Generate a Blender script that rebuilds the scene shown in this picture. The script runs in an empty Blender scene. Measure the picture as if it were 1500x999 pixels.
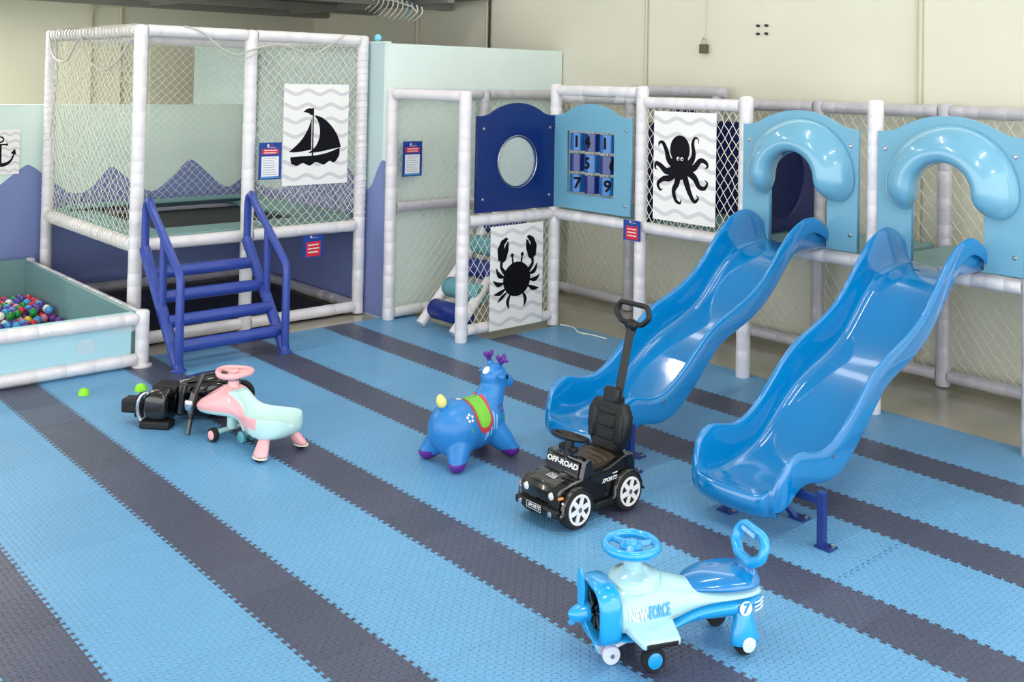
import bpy, bmesh, math, random
from mathutils import Vector, Matrix, Euler
import numpy as np
random.seed(7)
PI=math.pi
SC=bpy.context.scene; COL=SC.collection
# ------------------------------------------------------------------ camera
CH=2.1555
cam_d=bpy.data.cameras.new('camera'); cam=bpy.data.objects.new('camera',cam_d); COL.objects.link(cam)
R_=(0.66121709,0.74994678,0.01928184); U_=(0.00415365,-0.02936185,0.99956022); D_=(-0.75018312,0.66084621,0.02252957)
cam.matrix_world=Matrix(((R_[0],U_[0],-D_[0],0),(R_[1],U_[1],-D_[1],0),(R_[2],U_[2],-D_[2],CH),(0,0,0,1)))
cam_d.sensor_fit='HORIZONTAL'; cam_d.sensor_width=36; cam_d.lens=1502.99*36/1500
cam_d.shift_x=0.0; cam_d.shift_y=(84.588-499.5)/1500
cam_d.clip_start=.05; cam_d.clip_end=100
SC.camera=cam
# ------------------------------------------------------------------ world, lights, exposure
W=bpy.data.worlds.new('world'); SC.world=W; W.use_nodes=True
bg=W.node_tree.nodes['Background']; bg.inputs[0].default_value=(.94,.97,1,1); bg.inputs[1].default_value=2.9
def area(x,y,z,sx,sy,power,col=(1,.95,.88)):
    l=bpy.data.lights.new('tube_light','AREA'); l.shape='RECTANGLE'; l.size=sx; l.size_y=sy; l.energy=power; l.color=col
    o=bpy.data.objects.new('tube_light',l); o.location=(x,y,z); COL.objects.link(o); return o
HALL=((-7.2,4.9,15),(-7.2,2.3,26),(-4.2,5.2,17),(-4.2,2.4,36),(-1.2,5.2,22),(-1.2,2.4,46),(1.6,4.0,36))
LOW=((-11.3,1.0,80),(-10.7,2.9,36))
for (x,y,w_) in HALL: area(x,y,4.42,.05,1.5,w_)
for (x,y,w_) in LOW: area(x,y,2.93,.12,1.2,w_,(1,.97,.9))
SC.view_settings.view_transform='Standard'; SC.view_settings.look='None'
SC.view_settings.exposure=0.08; SC.view_settings.gamma=1
# ------------------------------------------------------------------ materials
def lin(c): return tuple(((v/255)/12.92 if v/255<=.04045 else ((v/255+.055)/1.055)**2.4) for v in c)
MATS={}
def mat(name,c,rough=.5,metal=0,coat=0,bump=None,trans=0,alpha=1,emit=0,var=None,spec=.5):
    if name in MATS: return MATS[name]
    m=bpy.data.materials.new(name); m.use_nodes=True; nt=m.node_tree; b=nt.nodes['Principled BSDF']
    L=lin(c); b.inputs['Base Color'].default_value=(*L,1); b.inputs['Roughness'].default_value=rough
    b.inputs['Metallic'].default_value=metal; b.inputs['Coat Weight'].default_value=coat; b.inputs['Coat Roughness'].default_value=.05
    b.inputs['Transmission Weight'].default_value=trans; b.inputs['Alpha'].default_value=alpha
    b.inputs['Specular IOR Level'].default_value=spec
    if emit: b.inputs['Emission Color'].default_value=(*L,1); b.inputs['Emission Strength'].default_value=emit
    tc=nt.nodes.new('ShaderNodeTexCoord')
    if var:   # (scale, amount, detail): large soft blotches of wear
        n=nt.nodes.new('ShaderNodeTexNoise'); n.inputs['Scale'].default_value=var[0]; n.inputs['Detail'].default_value=5
        nt.links.new(tc.outputs['Object'],n.inputs['Vector'])
        mp=nt.nodes.new('ShaderNodeMapRange'); mp.inputs['From Min'].default_value=.3; mp.inputs['From Max'].default_value=.7
        mp.inputs['To Min'].default_value=1-var[1]; mp.inputs['To Max'].default_value=1+var[1]*.6
        nt.links.new(n.outputs['Fac'],mp.inputs['Value'])
        mx=nt.nodes.new('ShaderNodeVectorMath'); mx.operation='SCALE'; mx.inputs[0].default_value=L
        nt.links.new(mp.outputs[0],mx.inputs['Scale']); nt.links.new(mx.outputs[0],b.inputs['Base Color'])
    if bump:  # (scale, strength, distance[, stretch z])
        n=nt.nodes.new('ShaderNodeTexNoise'); n.inputs['Scale'].default_value=bump[0]; n.inputs['Detail'].default_value=4
        n.inputs['Distortion'].default_value=.6
        nt.links.new(tc.outputs['Object'],n.inputs['Vector'])
        bp=nt.nodes.new('ShaderNodeBump'); bp.inputs['Strength'].default_value=bump[1]; bp.inputs['Distance'].default_value=bump[2]
        nt.links.new(n.outputs['Fac'],bp.inputs['Height']); nt.links.new(bp.outputs[0],b.inputs['Normal'])
        if coat: nt.links.new(bp.outputs[0],b.inputs['Coat Normal'])
    MATS[name]=m; return m
def mat_foam(name,c,rnd=.05):
    m=mat(name,c,.37,spec=.5); nt=m.node_tree; b=nt.nodes['Principled BSDF']; N=nt.nodes; K=nt.links
    def math_(op,*a):
        n=N.new('ShaderNodeMath'); n.operation=op
        for i,v in enumerate(a):
            if isinstance(v,(int,float)): n.inputs[i].default_value=v
            else: K.new(v,n.inputs[i])
        return n.outputs[0]
    g=N.new('ShaderNodeNewGeometry'); s=N.new('ShaderNodeSeparateXYZ'); K.new(g.outputs['Position'],s.inputs[0])
    P=.0245
    u=math_('DIVIDE',s.outputs[0],P); v=math_('DIVIDE',s.outputs[1],P)
    fu=math_('FLOOR',u); fv=math_('FLOOR',v)
    par=math_('MODULO',math_('ABSOLUTE',math_('ADD',fu,fv)),2)
    cu=math_('SUBTRACT',math_('SUBTRACT',u,fu),.5); cv=math_('SUBTRACT',math_('SUBTRACT',v,fv),.5)
    sg=math_('SUBTRACT',math_('MULTIPLY',par,2),1)
    a=math_('ADD',cu,math_('MULTIPLY',cv,sg)); bb=math_('SUBTRACT',cu,math_('MULTIPLY',cv,sg))
    d=math_('ADD',math_('POWER',math_('DIVIDE',a,.66),2),math_('POWER',math_('DIVIDE',bb,.25),2))
    h=math_('SUBTRACT',1,math_('MINIMUM',d,1))
    bp=N.new('ShaderNodeBump'); bp.inputs['Strength'].default_value=.8; bp.inputs['Distance'].default_value=.0045
    K.new(h,bp.inputs['Height']); K.new(bp.outputs[0],b.inputs['Normal'])
    oi=N.new('ShaderNodeObjectInfo'); nz=N.new('ShaderNodeTexNoise'); nz.inputs['Scale'].default_value=1.6; nz.inputs['Detail'].default_value=6
    K.new(g.outputs['Position'],nz.inputs['Vector'])
    f=math_('ADD',1-rnd,math_('MULTIPLY',oi.outputs['Random'],rnd*1.2)); f=math_('MULTIPLY',f,math_('ADD',.88,math_('MULTIPLY',nz.outputs['Fac'],.24)))
    mx=N.new('ShaderNodeVectorMath'); mx.operation='SCALE'; mx.inputs[0].default_value=lin(c); K.new(f,mx.inputs['Scale']); K.new(mx.outputs[0],b.inputs['Base Color'])
    return m
M_foam_l=mat_foam('foam_sky_blue',(104,164,208),.07); M_foam_d=mat_foam('foam_slate_blue',(74,79,101),.13)
M_conc=mat('sealed_concrete',(176,170,152),.12,var=(1.3,.16),spec=.6,bump=(3,.05,.01))
M_wall=mat('painted_wall',(226,223,204),.75,var=(.8,.07),bump=(40,.1,.002))
M_mint=mat('mint_panel',(224,239,233),.45,var=(1.2,.04))
M_mint2=mat('mint_mural',(216,234,226),.7,var=(1.2,.03))
M_mtn=mat('periwinkle_mural',(122,136,188),.6,var=(2,.04))
M_blue_side=mat('pale_blue_mural',(190,212,214),.6,var=(2,.04))
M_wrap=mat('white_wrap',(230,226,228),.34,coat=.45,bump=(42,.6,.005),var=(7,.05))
M_wrap2=mat('shaded_wrap',(196,192,198),.3,coat=.45,bump=(42,.7,.005),var=(6,.08))  # same white wrap, shade of the back and low tubes put into its colour
M_film=mat('clear_film',(250,250,252),.08,coat=1,alpha=.22,bump=(30,1,.01))
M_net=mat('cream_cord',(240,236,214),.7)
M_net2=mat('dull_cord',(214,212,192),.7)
M_lash=mat('white_lashing',(222,220,214),.6)
M_rope=mat('grey_rope',(196,194,182),.6)
M_slide=mat('slide_blue',(0,122,188),.07,coat=1,spec=.5,bump=(5,.03,.01))
M_hood=mat('hood_blue',(112,172,200),.22,coat=.8)
M_panel=mat('light_blue_board',(112,170,196),.38)
M_navy=mat('navy_board',(4,38,104),.3)
M_navyd=mat('dark_navy_board',(14,26,84),.4)
M_vinyl=mat('royal_blue_vinyl',(46,70,156),.34,coat=.2,bump=(26,.4,.006))
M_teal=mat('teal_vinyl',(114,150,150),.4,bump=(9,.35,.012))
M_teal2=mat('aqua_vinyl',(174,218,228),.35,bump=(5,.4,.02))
M_roller=mat('navy_roller',(10,36,122),.4); M_rollt=mat('teal_roller',(96,160,168),.45)
M_tramp=mat('trampoline_mesh',(20,20,22),.7)
M_white=mat('poster_white',(244,242,238),.5); M_wave=mat('poster_wave_grey',(216,212,214),.5); M_ink=mat('ink_navy_black',(4,3,14),.6,spec=.2)
M_signb=mat('sign_blue',(24,66,150),.35); M_signr=mat('sign_red',(214,44,56),.35); M_signw=mat('sign_white',(238,238,240),.4)
M_signg=mat('sign_text_grey',(150,150,160),.5); M_signc=mat('sign_cyan',(90,170,220),.4)
M_bolt=mat('bolt_steel',(170,170,172),.3,metal=1)
M_black=mat('black_gloss',(9,9,10),.2,coat=.7); M_blackm=mat('black_matte',(11,11,12),.48); M_rubber=mat('black_rubber',(22,22,24),.75)
M_chrome=mat('chrome',(215,215,218),.15,metal=1)
M_rim=mat('white_rim',(232,230,228),.4); M_seat=mat('brown_black_seat',(58,48,36),.38)
M_pink=mat('pink_plastic',(246,180,184),.35,coat=.2); M_mintp=mat('mint_plastic',(194,230,226),.35,coat=.2); M_tealp=mat('teal_plastic',(96,168,180),.35)
M_deer=mat('blue_rubber',(42,128,200),.34,var=(2.2,.10)); M_purple=mat('purple_rubber',(92,34,140),.38); M_yel=mat('pale_yellow_rubber',(236,228,130),.45)
M_dgreen=mat('saddle_green',(120,200,60),.4); M_dred=mat('saddle_red',(200,62,72),.4); M_dwhite=mat('cream_paint',(240,238,225),.45); M_dplum=mat('plum_paint',(104,38,110),.4); M_dspot=mat('green_spot',(50,160,120),.4)
M_pb=mat('plane_blue',(20,160,226),.22,coat=.8); M_pm=mat('plane_mint',(168,212,218),.24,coat=.8); M_pw=mat('plane_white',(228,230,238),.35)
M_pdeep=mat('plane_deep_blue',(6,122,190),.18,coat=1); M_ptext=mat('plane_text_blue',(80,170,232),.4); M_ptextw=mat('plane_text_white',(214,232,240),.4)
M_lime=mat('lime_plastic',(150,230,40),.4)
M_ceil=mat('grey_steel_deck',(140,138,132),.55,var=(2,.1)); M_ceilw=mat('ceiling_white',(205,204,198),.8)
M_cond=mat('painted_conduit',(206,200,176),.5); M_condd=mat('black_cable',(40,38,36),.5)
M_amber=mat('amber_plastic',(226,150,70),.3); M_fire=mat('clear_lens',(225,225,222),.1,coat=1)
M_navysteel=mat('navy_painted_steel',(24,50,120),.35)
M_skirtcy=mat('clear_acrylic',(220,240,240),.06,alpha=.22,coat=1)
# ------------------------------------------------------------------ geometry helpers
class MB:
    def __init__(s): s.v=[];s.f=[];s.m=[];s.mi=0
    def add(s,vs,fs,mi=None):
        n=len(s.v); s.v+= [tuple(v) for v in vs]; s.f+=[[n+i for i in f] for f in fs]; s.m+=[s.mi if mi is None else mi]*len(fs); return s
    def box(s,c,size,rot=None,mi=None,taper=1):
        hx,hy,hz=[d/2 for d in size]; vs=[]
        for z in(-1,1):
            for y in(-1,1):
                for x in(-1,1):
                    t=taper if z>0 else 1
                    p=Vector((x*hx*t,y*hy*t,z*hz))
                    if rot: p=Euler(rot).to_matrix()@p
                    vs.append(p+Vector(c))
        return s.add(vs,[[0,2,3,1],[4,5,7,6],[0,1,5,4],[2,6,7,3],[0,4,6,2],[1,3,7,5]],mi)
    def loft(s,secs,closed=True,caps=True,mi=None):
        n=len(secs[0]);vs=[p for q in secs for p in q];fs=[]
        for i in range(len(secs)-1):
            for j in range(n if closed else n-1):
                k=(j+1)%n; fs.append([i*n+j,i*n+k,(i+1)*n+k,(i+1)*n+j])
        if caps and closed: fs.append(list(range(n))[::-1]); fs.append([(len(secs)-1)*n+j for j in range(n)])
        return s.add(vs,fs,mi)
    def tube(s,pts,r,seg=12,closed=False,mi=None,caps=True,flat=1):
        pts=[Vector(p) for p in pts]; n=len(pts); rr=r if hasattr(r,'__len__') else [r]*n
        secs=[];up=None
        for i,p in enumerate(pts):
            a=pts[(i-1)%n] if (closed or i>0) else p; b=pts[(i+1)%n] if (closed or i<n-1) else p
            t=(b-a)
            if t.length<1e-9: t=Vector((0,0,1))
            t.normalize()
            if up is None:
                up=Vector((0,0,1)) if abs(t.z)<.9 else Vector((1,0,0))
            u=up-t*up.dot(t)
            if u.length<1e-6: u=t.orthogonal()
            u.normalize(); up=u; w=t.cross(u)
            secs.append([p+u*math.cos(2*PI*k/seg)*rr[i]*flat+w*math.sin(2*PI*k/seg)*rr[i] for k in range(seg)])
        if closed:
            vs=[p for q in secs for p in q];fs=[]
            for i in range(n):
                for j in range(seg):
                    k=(j+1)%seg;i2=(i+1)%n; fs.append([i*seg+j,i*seg+k,i2*seg+k,i2*seg+j])
            return s.add(vs,fs,mi)
        return s.loft(secs,True,caps,mi)
    def cyl(s,p0,p1,r,seg=16,r1=None,mi=None): return s.tube([p0,p1],[r,r if r1 is None else r1],seg,mi=mi)
    def lathe(s,prof,o=(0,0,0),axis='z',seg=20,mi=None,sx=1,sy=1):
        secs=[]
        for r,h in prof:
            ring=[]
            for k in range(seg):
                a=2*PI*k/seg;x,y=math.cos(a)*r*sx,math.sin(a)*r*sy
                p={'z':(x,y,h),'y':(y,h,x),'x':(h,x,y)}[axis]
                ring.append(Vector(p)+Vector(o))
            secs.append(ring)
        return s.loft(secs,True,True,mi)
    def ell(s,c,r,seg=16,rings=10,mi=None,rot=None):
        secs=[]
        R=Euler(rot).to_matrix() if rot else None
        for i in range(rings+1):
            a=-PI/2+PI*i/rings; cr=max(math.cos(a),.02)
            ring=[Vector((math.cos(2*PI*k/seg)*cr*r[0],math.sin(2*PI*k/seg)*cr*r[1],math.sin(a)*r[2])) for k in range(seg)]
            if R: ring=[R@p for p in ring]
            secs.append([p+Vector(c) for p in ring])
        return s.loft(secs,True,True,mi)
    def flat(s,pts,mi=None): return s.add(pts,[list(range(len(pts)))],mi)
    def xf(s,M): s.v=[tuple(M@Vector(v)) for v in s.v]; return s
    def build(s,name,mats,parent=None,smooth=True,sub=0,bevel=0,loc=None,rot=None,ang=40,solid=0):
        me=bpy.data.meshes.new(name); me.from_pydata(s.v,[],s.f)
        if not isinstance(mats,(list,tuple)): mats=[mats]
        for m in mats: me.materials.append(m)
        if len(mats)>1: me.polygons.foreach_set('material_index',s.m)
        bm=bmesh.new(); bm.from_mesh(me); bmesh.ops.recalc_face_normals(bm,faces=bm.faces); bm.to_mesh(me); bm.free()
        return link(name,me,parent,smooth,sub,bevel,loc,rot,ang,solid)
def link(name,me,parent=None,smooth=True,sub=0,bevel=0,loc=None,rot=None,ang=40,solid=0):
    o=bpy.data.objects.new(name,me); COL.objects.link(o)
    if smooth:
        me.polygons.foreach_set('use_smooth',[True]*len(me.polygons))
        if not sub:
            try: me.set_sharp_from_angle(angle=math.radians(ang))
            except Exception: pass
    if solid: md=o.modifiers.new('so','SOLIDIFY'); md.thickness=solid; md.offset=0
    if bevel: md=o.modifiers.new('bv','BEVEL'); md.width=bevel; md.segments=2; md.limit_method='ANGLE'; md.angle_limit=math.radians(40)
    if sub: md=o.modifiers.new('ss','SUBSURF'); md.levels=sub; md.render_levels=sub
    if parent: o.parent=parent
    if loc: o.location=loc
    if rot: o.rotation_euler=rot
    return o
def tag(o,label=None,cat=None,group=None,kind=None):
    if label: o['label']=label
    if cat: o['category']=cat
    if group: o['group']=group
    if kind: o['kind']=kind
    return o
def empty(name,loc=(0,0,0),rz=0,label=None,cat=None,group=None,rot=None):
    o=bpy.data.objects.new(name,None); COL.objects.link(o); o.location=loc; o.rotation_euler=rot or (0,0,rz); o.empty_display_size=.1
    return tag(o,label,cat,group)
def curve_mesh(splines,extr,bev=0,res=8):
    cu=bpy.data.curves.new('c','CURVE'); cu.dimensions='2D'; cu.fill_mode='BOTH'; cu.extrude=extr; cu.bevel_depth=bev; cu.bevel_resolution=1
    for pts in splines:
        sp=cu.splines.new('POLY'); sp.points.add(len(pts)-1)
        for i,p in enumerate(pts): sp.points[i].co=(p[0],p[1],0,1)
        sp.use_cyclic_u=True
    o=bpy.data.objects.new('c',cu); COL.objects.link(o)
    dg=bpy.context.evaluated_depsgraph_get(); me=bpy.data.meshes.new_from_object(o.evaluated_get(dg)); bpy.data.objects.remove(o); bpy.data.curves.remove(cu); return me
def text_mesh(t,size,extr=.0006,off=0,shear=0,sx=1,space=1):
    cu=bpy.data.curves.new('t','FONT'); cu.body=t; cu.size=size; cu.extrude=extr; cu.offset=off; cu.shear=shear; cu.align_x='CENTER'; cu.align_y='CENTER'; cu.space_character=space; cu.resolution_u=3
    o=bpy.data.objects.new('t',cu); COL.objects.link(o)
    dg=bpy.context.evaluated_depsgraph_get(); me=bpy.data.meshes.new_from_object(o.evaluated_get(dg)); bpy.data.objects.remove(o); bpy.data.curves.remove(cu)
    if sx!=1: me.transform(Matrix.Diagonal((sx,1,1,1)))
    return me
def put(me,mats,name,parent,M,**k):
    me.transform(M)
    me.materials.clear()
    for m in (mats if isinstance(mats,(list,tuple)) else [mats]): me.materials.append(m)
    return link(name,me,parent,k.pop('smooth',False),**k)
def finer(me,cuts=3):
    bm=bmesh.new(); bm.from_mesh(me); bmesh.ops.triangulate(bm,faces=bm.faces[:]); bmesh.ops.subdivide_edges(bm,edges=bm.edges[:],cuts=cuts,use_grid_fill=True); bm.to_mesh(me); bm.free(); return me
# frames: local (x right, y up, z out of the face) -> world
def frame(o,xa,ya):
    x=Vector(xa).normalized();y=Vector(ya).normalized();z=x.cross(y)
    return Matrix(((x.x,y.x,z.x,o[0]),(x.y,y.y,z.y,o[1]),(x.z,y.z,z.z,o[2]),(0,0,0,1)))
def FX(x,y,z): return frame((x,y,z),(0,1,0),(0,0,1))      # face looking to +x
def FY(x,y,z): return frame((x,y,z),(1,0,0),(0,0,1))      # face looking to -y
def disc(c,r,n=24,sx=1,sy=1,a0=0): return [(c[0]+math.cos(a0+2*PI*k/n)*r*sx,c[1]+math.sin(a0+2*PI*k/n)*r*sy) for k in range(n)]

# ================================================================== SETTING
def struct(mb,name,m,**k):
    o=mb.build(name,m,None,smooth=k.pop('smooth',False),**k); o['kind']='structure'; return o
floor=struct(MB().box((-5,1,-.062),(18,14.5,.1)),'floor',M_conc); 
w=MB().box((-4.75,7.57,1.9),(16.5,.14,4.1))
wall_r=struct(w,'wall_right',M_wall)
for x in (-11.6,-10.0,-6.54,-3.80,-1.2):      # precast joints of the wall
    pass
wall_l=struct(MB().box((-12.87,1,1.9),(.2,13.0,4.1)),'wall_left',M_wall)
# ceiling: steel soffit over the far corner, hall ceiling further on
ceil=struct(MB().box((-10.86,1,3.10),(4.0,13.1,.05)),'ceiling',M_ceil)
for k,yy in enumerate((-3,-1,1,3,5,6.9)):
    MB().box((-10.86,yy,3.035),(4.0,.09,.08)).build('soffit_beam',M_ceil,ceil,smooth=False)
for xx in(-12.4,-11.2,-9.6):
    MB().box((xx,1,3.02),(.12,12.9,.1)).build('soffit_channel',M_ceil,ceil,smooth=False)
ceil2=struct(MB().box((-3.1,1.0,4.55),(11.6,13.2,.06)),'ceiling_hall',M_ceilw)
ceil3=struct(MB().box((-8.85,1,3.83),(.08,13.1,1.46)),'trim_1',M_ceilw)
# --- interlocking foam mats: every tile a piece of the floor
LX=.5875
def edge(p0,p1,n,out,tooth):
    """points from p0 to p1 (p1 excluded); teeth measured along +axis so both neighbours share them"""
    p0=np.array(p0);p1=np.array(p1)
    if not tooth: return [tuple(p0)]
    d=(p1-p0); L=np.linalg.norm(d); d=d/L; fwd=(d[0]>.5 or d[1]>.5)
    a,b=(p0,p1) if fwd else (p1,p0); dd=(b-a)/L; ax=np.array((0,1.)) if abs(dd[0])>.5 else np.array((1.,0))
    pts=[a]; P=L/n
    for k in range(n):
        for s,o in((.10,-1),(.34,-1),(.24,1),(.76,1),(.66,-1),(.90,-1)):
            pts.append(a+dd*(k+s)*P+ax*o*.0085)
    pts.append(b)
    if not fwd: pts=pts[::-1]
    return [tuple(p) for p in pts[:-1]]
TCACHE={}
def tile_mesh(w,h,nx,ny,fl,m):
    key=(round(w,3),round(h,3),fl)
    if key in TCACHE: return TCACHE[key]
    c=[(0,0),(w,0),(w,h),(0,h)]
    pts=edge(c[0],c[1],nx,0,fl[0])+edge(c[1],c[2],ny,0,fl[1])+edge(c[2],c[3],nx,0,fl[2])+edge(c[3],c[0],ny,0,fl[3])
    n=len(pts); P=np.array(pts); nxt=np.roll(P,-1,0)-P; prv=P-np.roll(P,1,0)
    nxt/=np.linalg.norm(nxt,axis=1)[:,None]+1e-12; prv/=np.linalg.norm(prv,axis=1)[:,None]+1e-12
    nn=np.stack([-(nxt+prv)[:,1],(nxt+prv)[:,0]],1); nn/=np.linalg.norm(nn,axis=1)[:,None]+1e-9
    I=P+nn*.0011
    vs=[(p[0],p[1],0) for p in I]+[(p[0],p[1],-.0018) for p in P]+[(p[0],p[1],-.011) for p in P]
    fs=[list(range(n))]
    for a in(0,n):
        for i in range(n): j=(i+1)%n; fs.append([a+i,a+n+i,a+n+j,a+j])
    me=bpy.data.meshes.new('foam_tile'); me.from_pydata(vs,[],fs); me.materials.append(m); TCACHE[key]=me; return me
ROWS=[]; y=1.40-.294-.6
for k in range(14):
    dark=k%2==1; h=.294 if dark else .6; ROWS.append((y,h,dark)); y+=h
X0=-7.73
for ri,(y,h,dark) in enumerate(ROWS):
    if y>6.4: break
    st=LX/2 if dark else LX; n=24 if dark else 12
    for i in range(n):
        x=X0+i*st
        if y>5.4 and x<-6.6: continue
        if i>=(22 if dark else 11) and y<.9: continue
        last_y=abs(y+h-6.47)<.05
        left_end=(i==0) or (y>5.4 and x-st<-6.6)
        over=(y>4.9 and y<5.1 and x<-6.6)
        fl=(y>.6,i<n-1,not(last_y or over),not left_end)
        me=tile_mesh(st,h,6 if dark else 12,6 if dark else 12,fl,M_foam_d if dark else M_foam_l)
        if (not dark) and 4.0<y<4.2 and x>-2.5: x+=.006   # the one mat seam that has pulled open
        o=bpy.data.objects.new('foam_tile',me); o.location=(x,y,random.uniform(-.0006,.0002)); COL.objects.link(o); o.parent=floor
# --- partition walls with the mural
part=struct(MB().box((-9.786,5.335,1.235),(4.03,.07,2.495)),'wall_partition',M_blue_side)   # face beside the trampoline
mint=struct(MB().box((-7.735,6.39,1.2315),(.07,2.18,2.487)),'wall_mint',M_mint)
back=struct(MB().box((-10.42,2.2,.915),(.12,6.2,1.85)),'wall_mural',M_mint2)
capb=MB().box((-9.786,5.335,2.488),(4.03,.075,.012)).build('trim_cap',M_mint,part,smooth=False)
def mural(name,prof,zb,Mx,parent,m=M_mtn):
    pts=[(prof[0][0],zb)]+[(prof[-1][0],zb)]+prof[::-1]
    me=curve_mesh([pts],.0012); put(me,m,name,parent,Mx)
def smooth_prof(P,n=10):
    P=[np.array(p) for p in P]; out=[]
    for i in range(len(P)-1):
        p0=P[max(i-1,0)];p1=P[i];p2=P[i+1];p3=P[min(i+2,len(P)-1)]
        for k in range(n):
            t=k/n; out.append(tuple(.5*((2*p1)+(-p0+p2)*t+(2*p0-5*p1+4*p2-p3)*t*t+(-p0+3*p1-3*p2+p3)*t**3)))
    out.append(tuple(P[-1])); return out
MP=[(1.0,.95),(1.6,1.1),(2.2,.92),(2.60,.95),(2.78,1.09),(2.98,1.25),(3.05,1.26),(3.17,1.17),(3.42,.985),(3.60,1.01),(3.78,1.20),(3.84,1.21),(4.0,1.08),(4.17,.97),(4.28,.965),(4.45,1.1),(4.60,1.245),(4.68,1.245),(4.85,1.10),(5.03,.96),(5.15,.99),(5.3,1.1)]
mural('mountain_mural',smooth_prof(MP,5),0.0,FX(-10.358,0,0),back)
MP2=[(-10.3,1.0),(-9.9,.98),(-9.55,1.0),(-9.25,1.2),(-9.05,1.26),(-8.85,1.18),(-8.55,1.3),(-8.38,1.35),(-8.2,1.2),(-8.05,1.12),(-7.93,1.18),(-7.84,1.33),(-7.77,1.41),(-7.70,1.40)]
mural('mountain_mural',smooth_prof(MP2,5),0.0,FY(0,5.2985,0),part)
# --- wall fittings
def conduit(x,z0,z1,r=.022,y=7.478,m=M_cond,name='conduit',lab=None):
    b=MB(); b.cyl((x,y,z0),(x,y,z1),r,10)
    o=b.build(name,m); tag(o,lab,'conduit'); return o
conduit(-10.27,0,3.05,.028,lab='beige conduit running up the dim wall, leftmost above the mint partition')
conduit(-8.93,0,3.05,.018,lab='thin beige conduit beside the black cable above the mint partition')
conduit(-8.885,0,4.4,.013,m=M_condd,name='cable',lab='black cable running up the wall above the mint partition')
conduit(-6.545,0,4.45,.014,m=M_cond,lab='thin conduit on the beige wall above the octopus board')
conduit(-3.80,0,4.45,.018,lab='beige conduit on the wall above the right slide')
e=empty('conduit',(-12.74,4.4,2.0),label='beige conduit bending out under the steel soffit on the far left wall',cat='conduit')
def wl(y): return (.0,y,0)
bm_=MB(); bm_.tube([(.0,0,-1.9),(.0,0,.90),(.0,.03,.96),(.0,.1,.985),(.0,.5,.985)],.022,8); bm_.build('pipe',M_cond,e)
MB().cyl((.0,.36,-1.9),(.0,.36,1.0),.02,8).build('pipe',M_cond,e)
# padlock-like junction box hanging from a wire on the wall
e=empty('hanging_lock_box',(-5.838,7.49,2.48),label='small dark lock box hanging from a wire high on the beige wall',cat='box')
b=MB(); b.box((0,-.03,.0),(.072,.05,.085)); b.build('box_body',mat('bronze_dark',(92,86,64),.5),e,smooth=False,bevel=.006)
b=MB(); b.tube([(-.02,-.03,.04),(-.02,-.03,.08),(0,-.03,.1),(.02,-.03,.08),(.02,-.03,.04)],.006,8); b.build('shackle',M_bolt,e)
MB().cyl((0,-.006,.10),(0,-.006,1.9),.003,6).build('wire',M_cond,e)
e=empty('wall_anchor_bolts',(-5.23,7.5,2.64),label='four dark anchor bolts in a square on the beige wall',cat='bolts')
for sx in(-.043,.043):
    for sz in(-.035,.035): MB().lathe([(.012,-.03),(.012,0)],(sx,0,sz),'y',8).build('bolt',M_condd,e)
# light fittings of the hall
for (x,y,_w) in HALL:
    e=empty('strip_light',(x,y,4.44),label='long tube light fixed to the hall ceiling above the mats',cat='lamp',group='tube lights on the hall ceiling')
    MB().box((0,0,.04),(.22,1.6,.07)).build('housing',M_signw,e,smooth=False)

for (x,y,_w) in LOW:
    e=empty('strip_light',(x,y,2.95),label='short tube light fixed under the steel soffit',cat='lamp',group='tube lights under the soffit')
    MB().box((0,0,.03),(.2,1.3,.05)).build('housing',M_signw,e,smooth=False)
# ================================================================== WRAPPED FRAMES
def pad(p0,p1,r=.05,seg=12,step=.095,jit=.0016,ends=0):
    """foam sleeve wound with tape: every turn overlaps the last by a small step"""
    p0=Vector(p0);p1=Vector(p1);L=(p1-p0).length;n=max(2,int(L/step));pts=[];rr=[]
    for i in range(n):
        a=i/n;c=(i+1)/n; r0=r+random.uniform(-jit,jit)*.6
        pts+=[p0.lerp(p1,a),p0.lerp(p1,a+(c-a)*.06),p0.lerp(p1,a+(c-a)*.97)]; rr+=[r0-.0006,r0+.0006,r0+.0002]
    pts.append(p1);rr.append(r-.002)
    b=MB(); b.tube(pts,rr,seg); return b
def post(parent,x,y,z0,z1,r=.052,m=M_wrap): 
    b=pad((x,y,z0),(x,y,z1),r); b.ell((x,y,z1),(r*.99,r*.99,r*.35),12,6); return b.build('post',m,parent,ang=60)
def rail(parent,p0,p1,r=.047,m=M_wrap,name='rail'): return pad(p0,p1,r,jit=.002).build(name,m,parent,ang=60)
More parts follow.
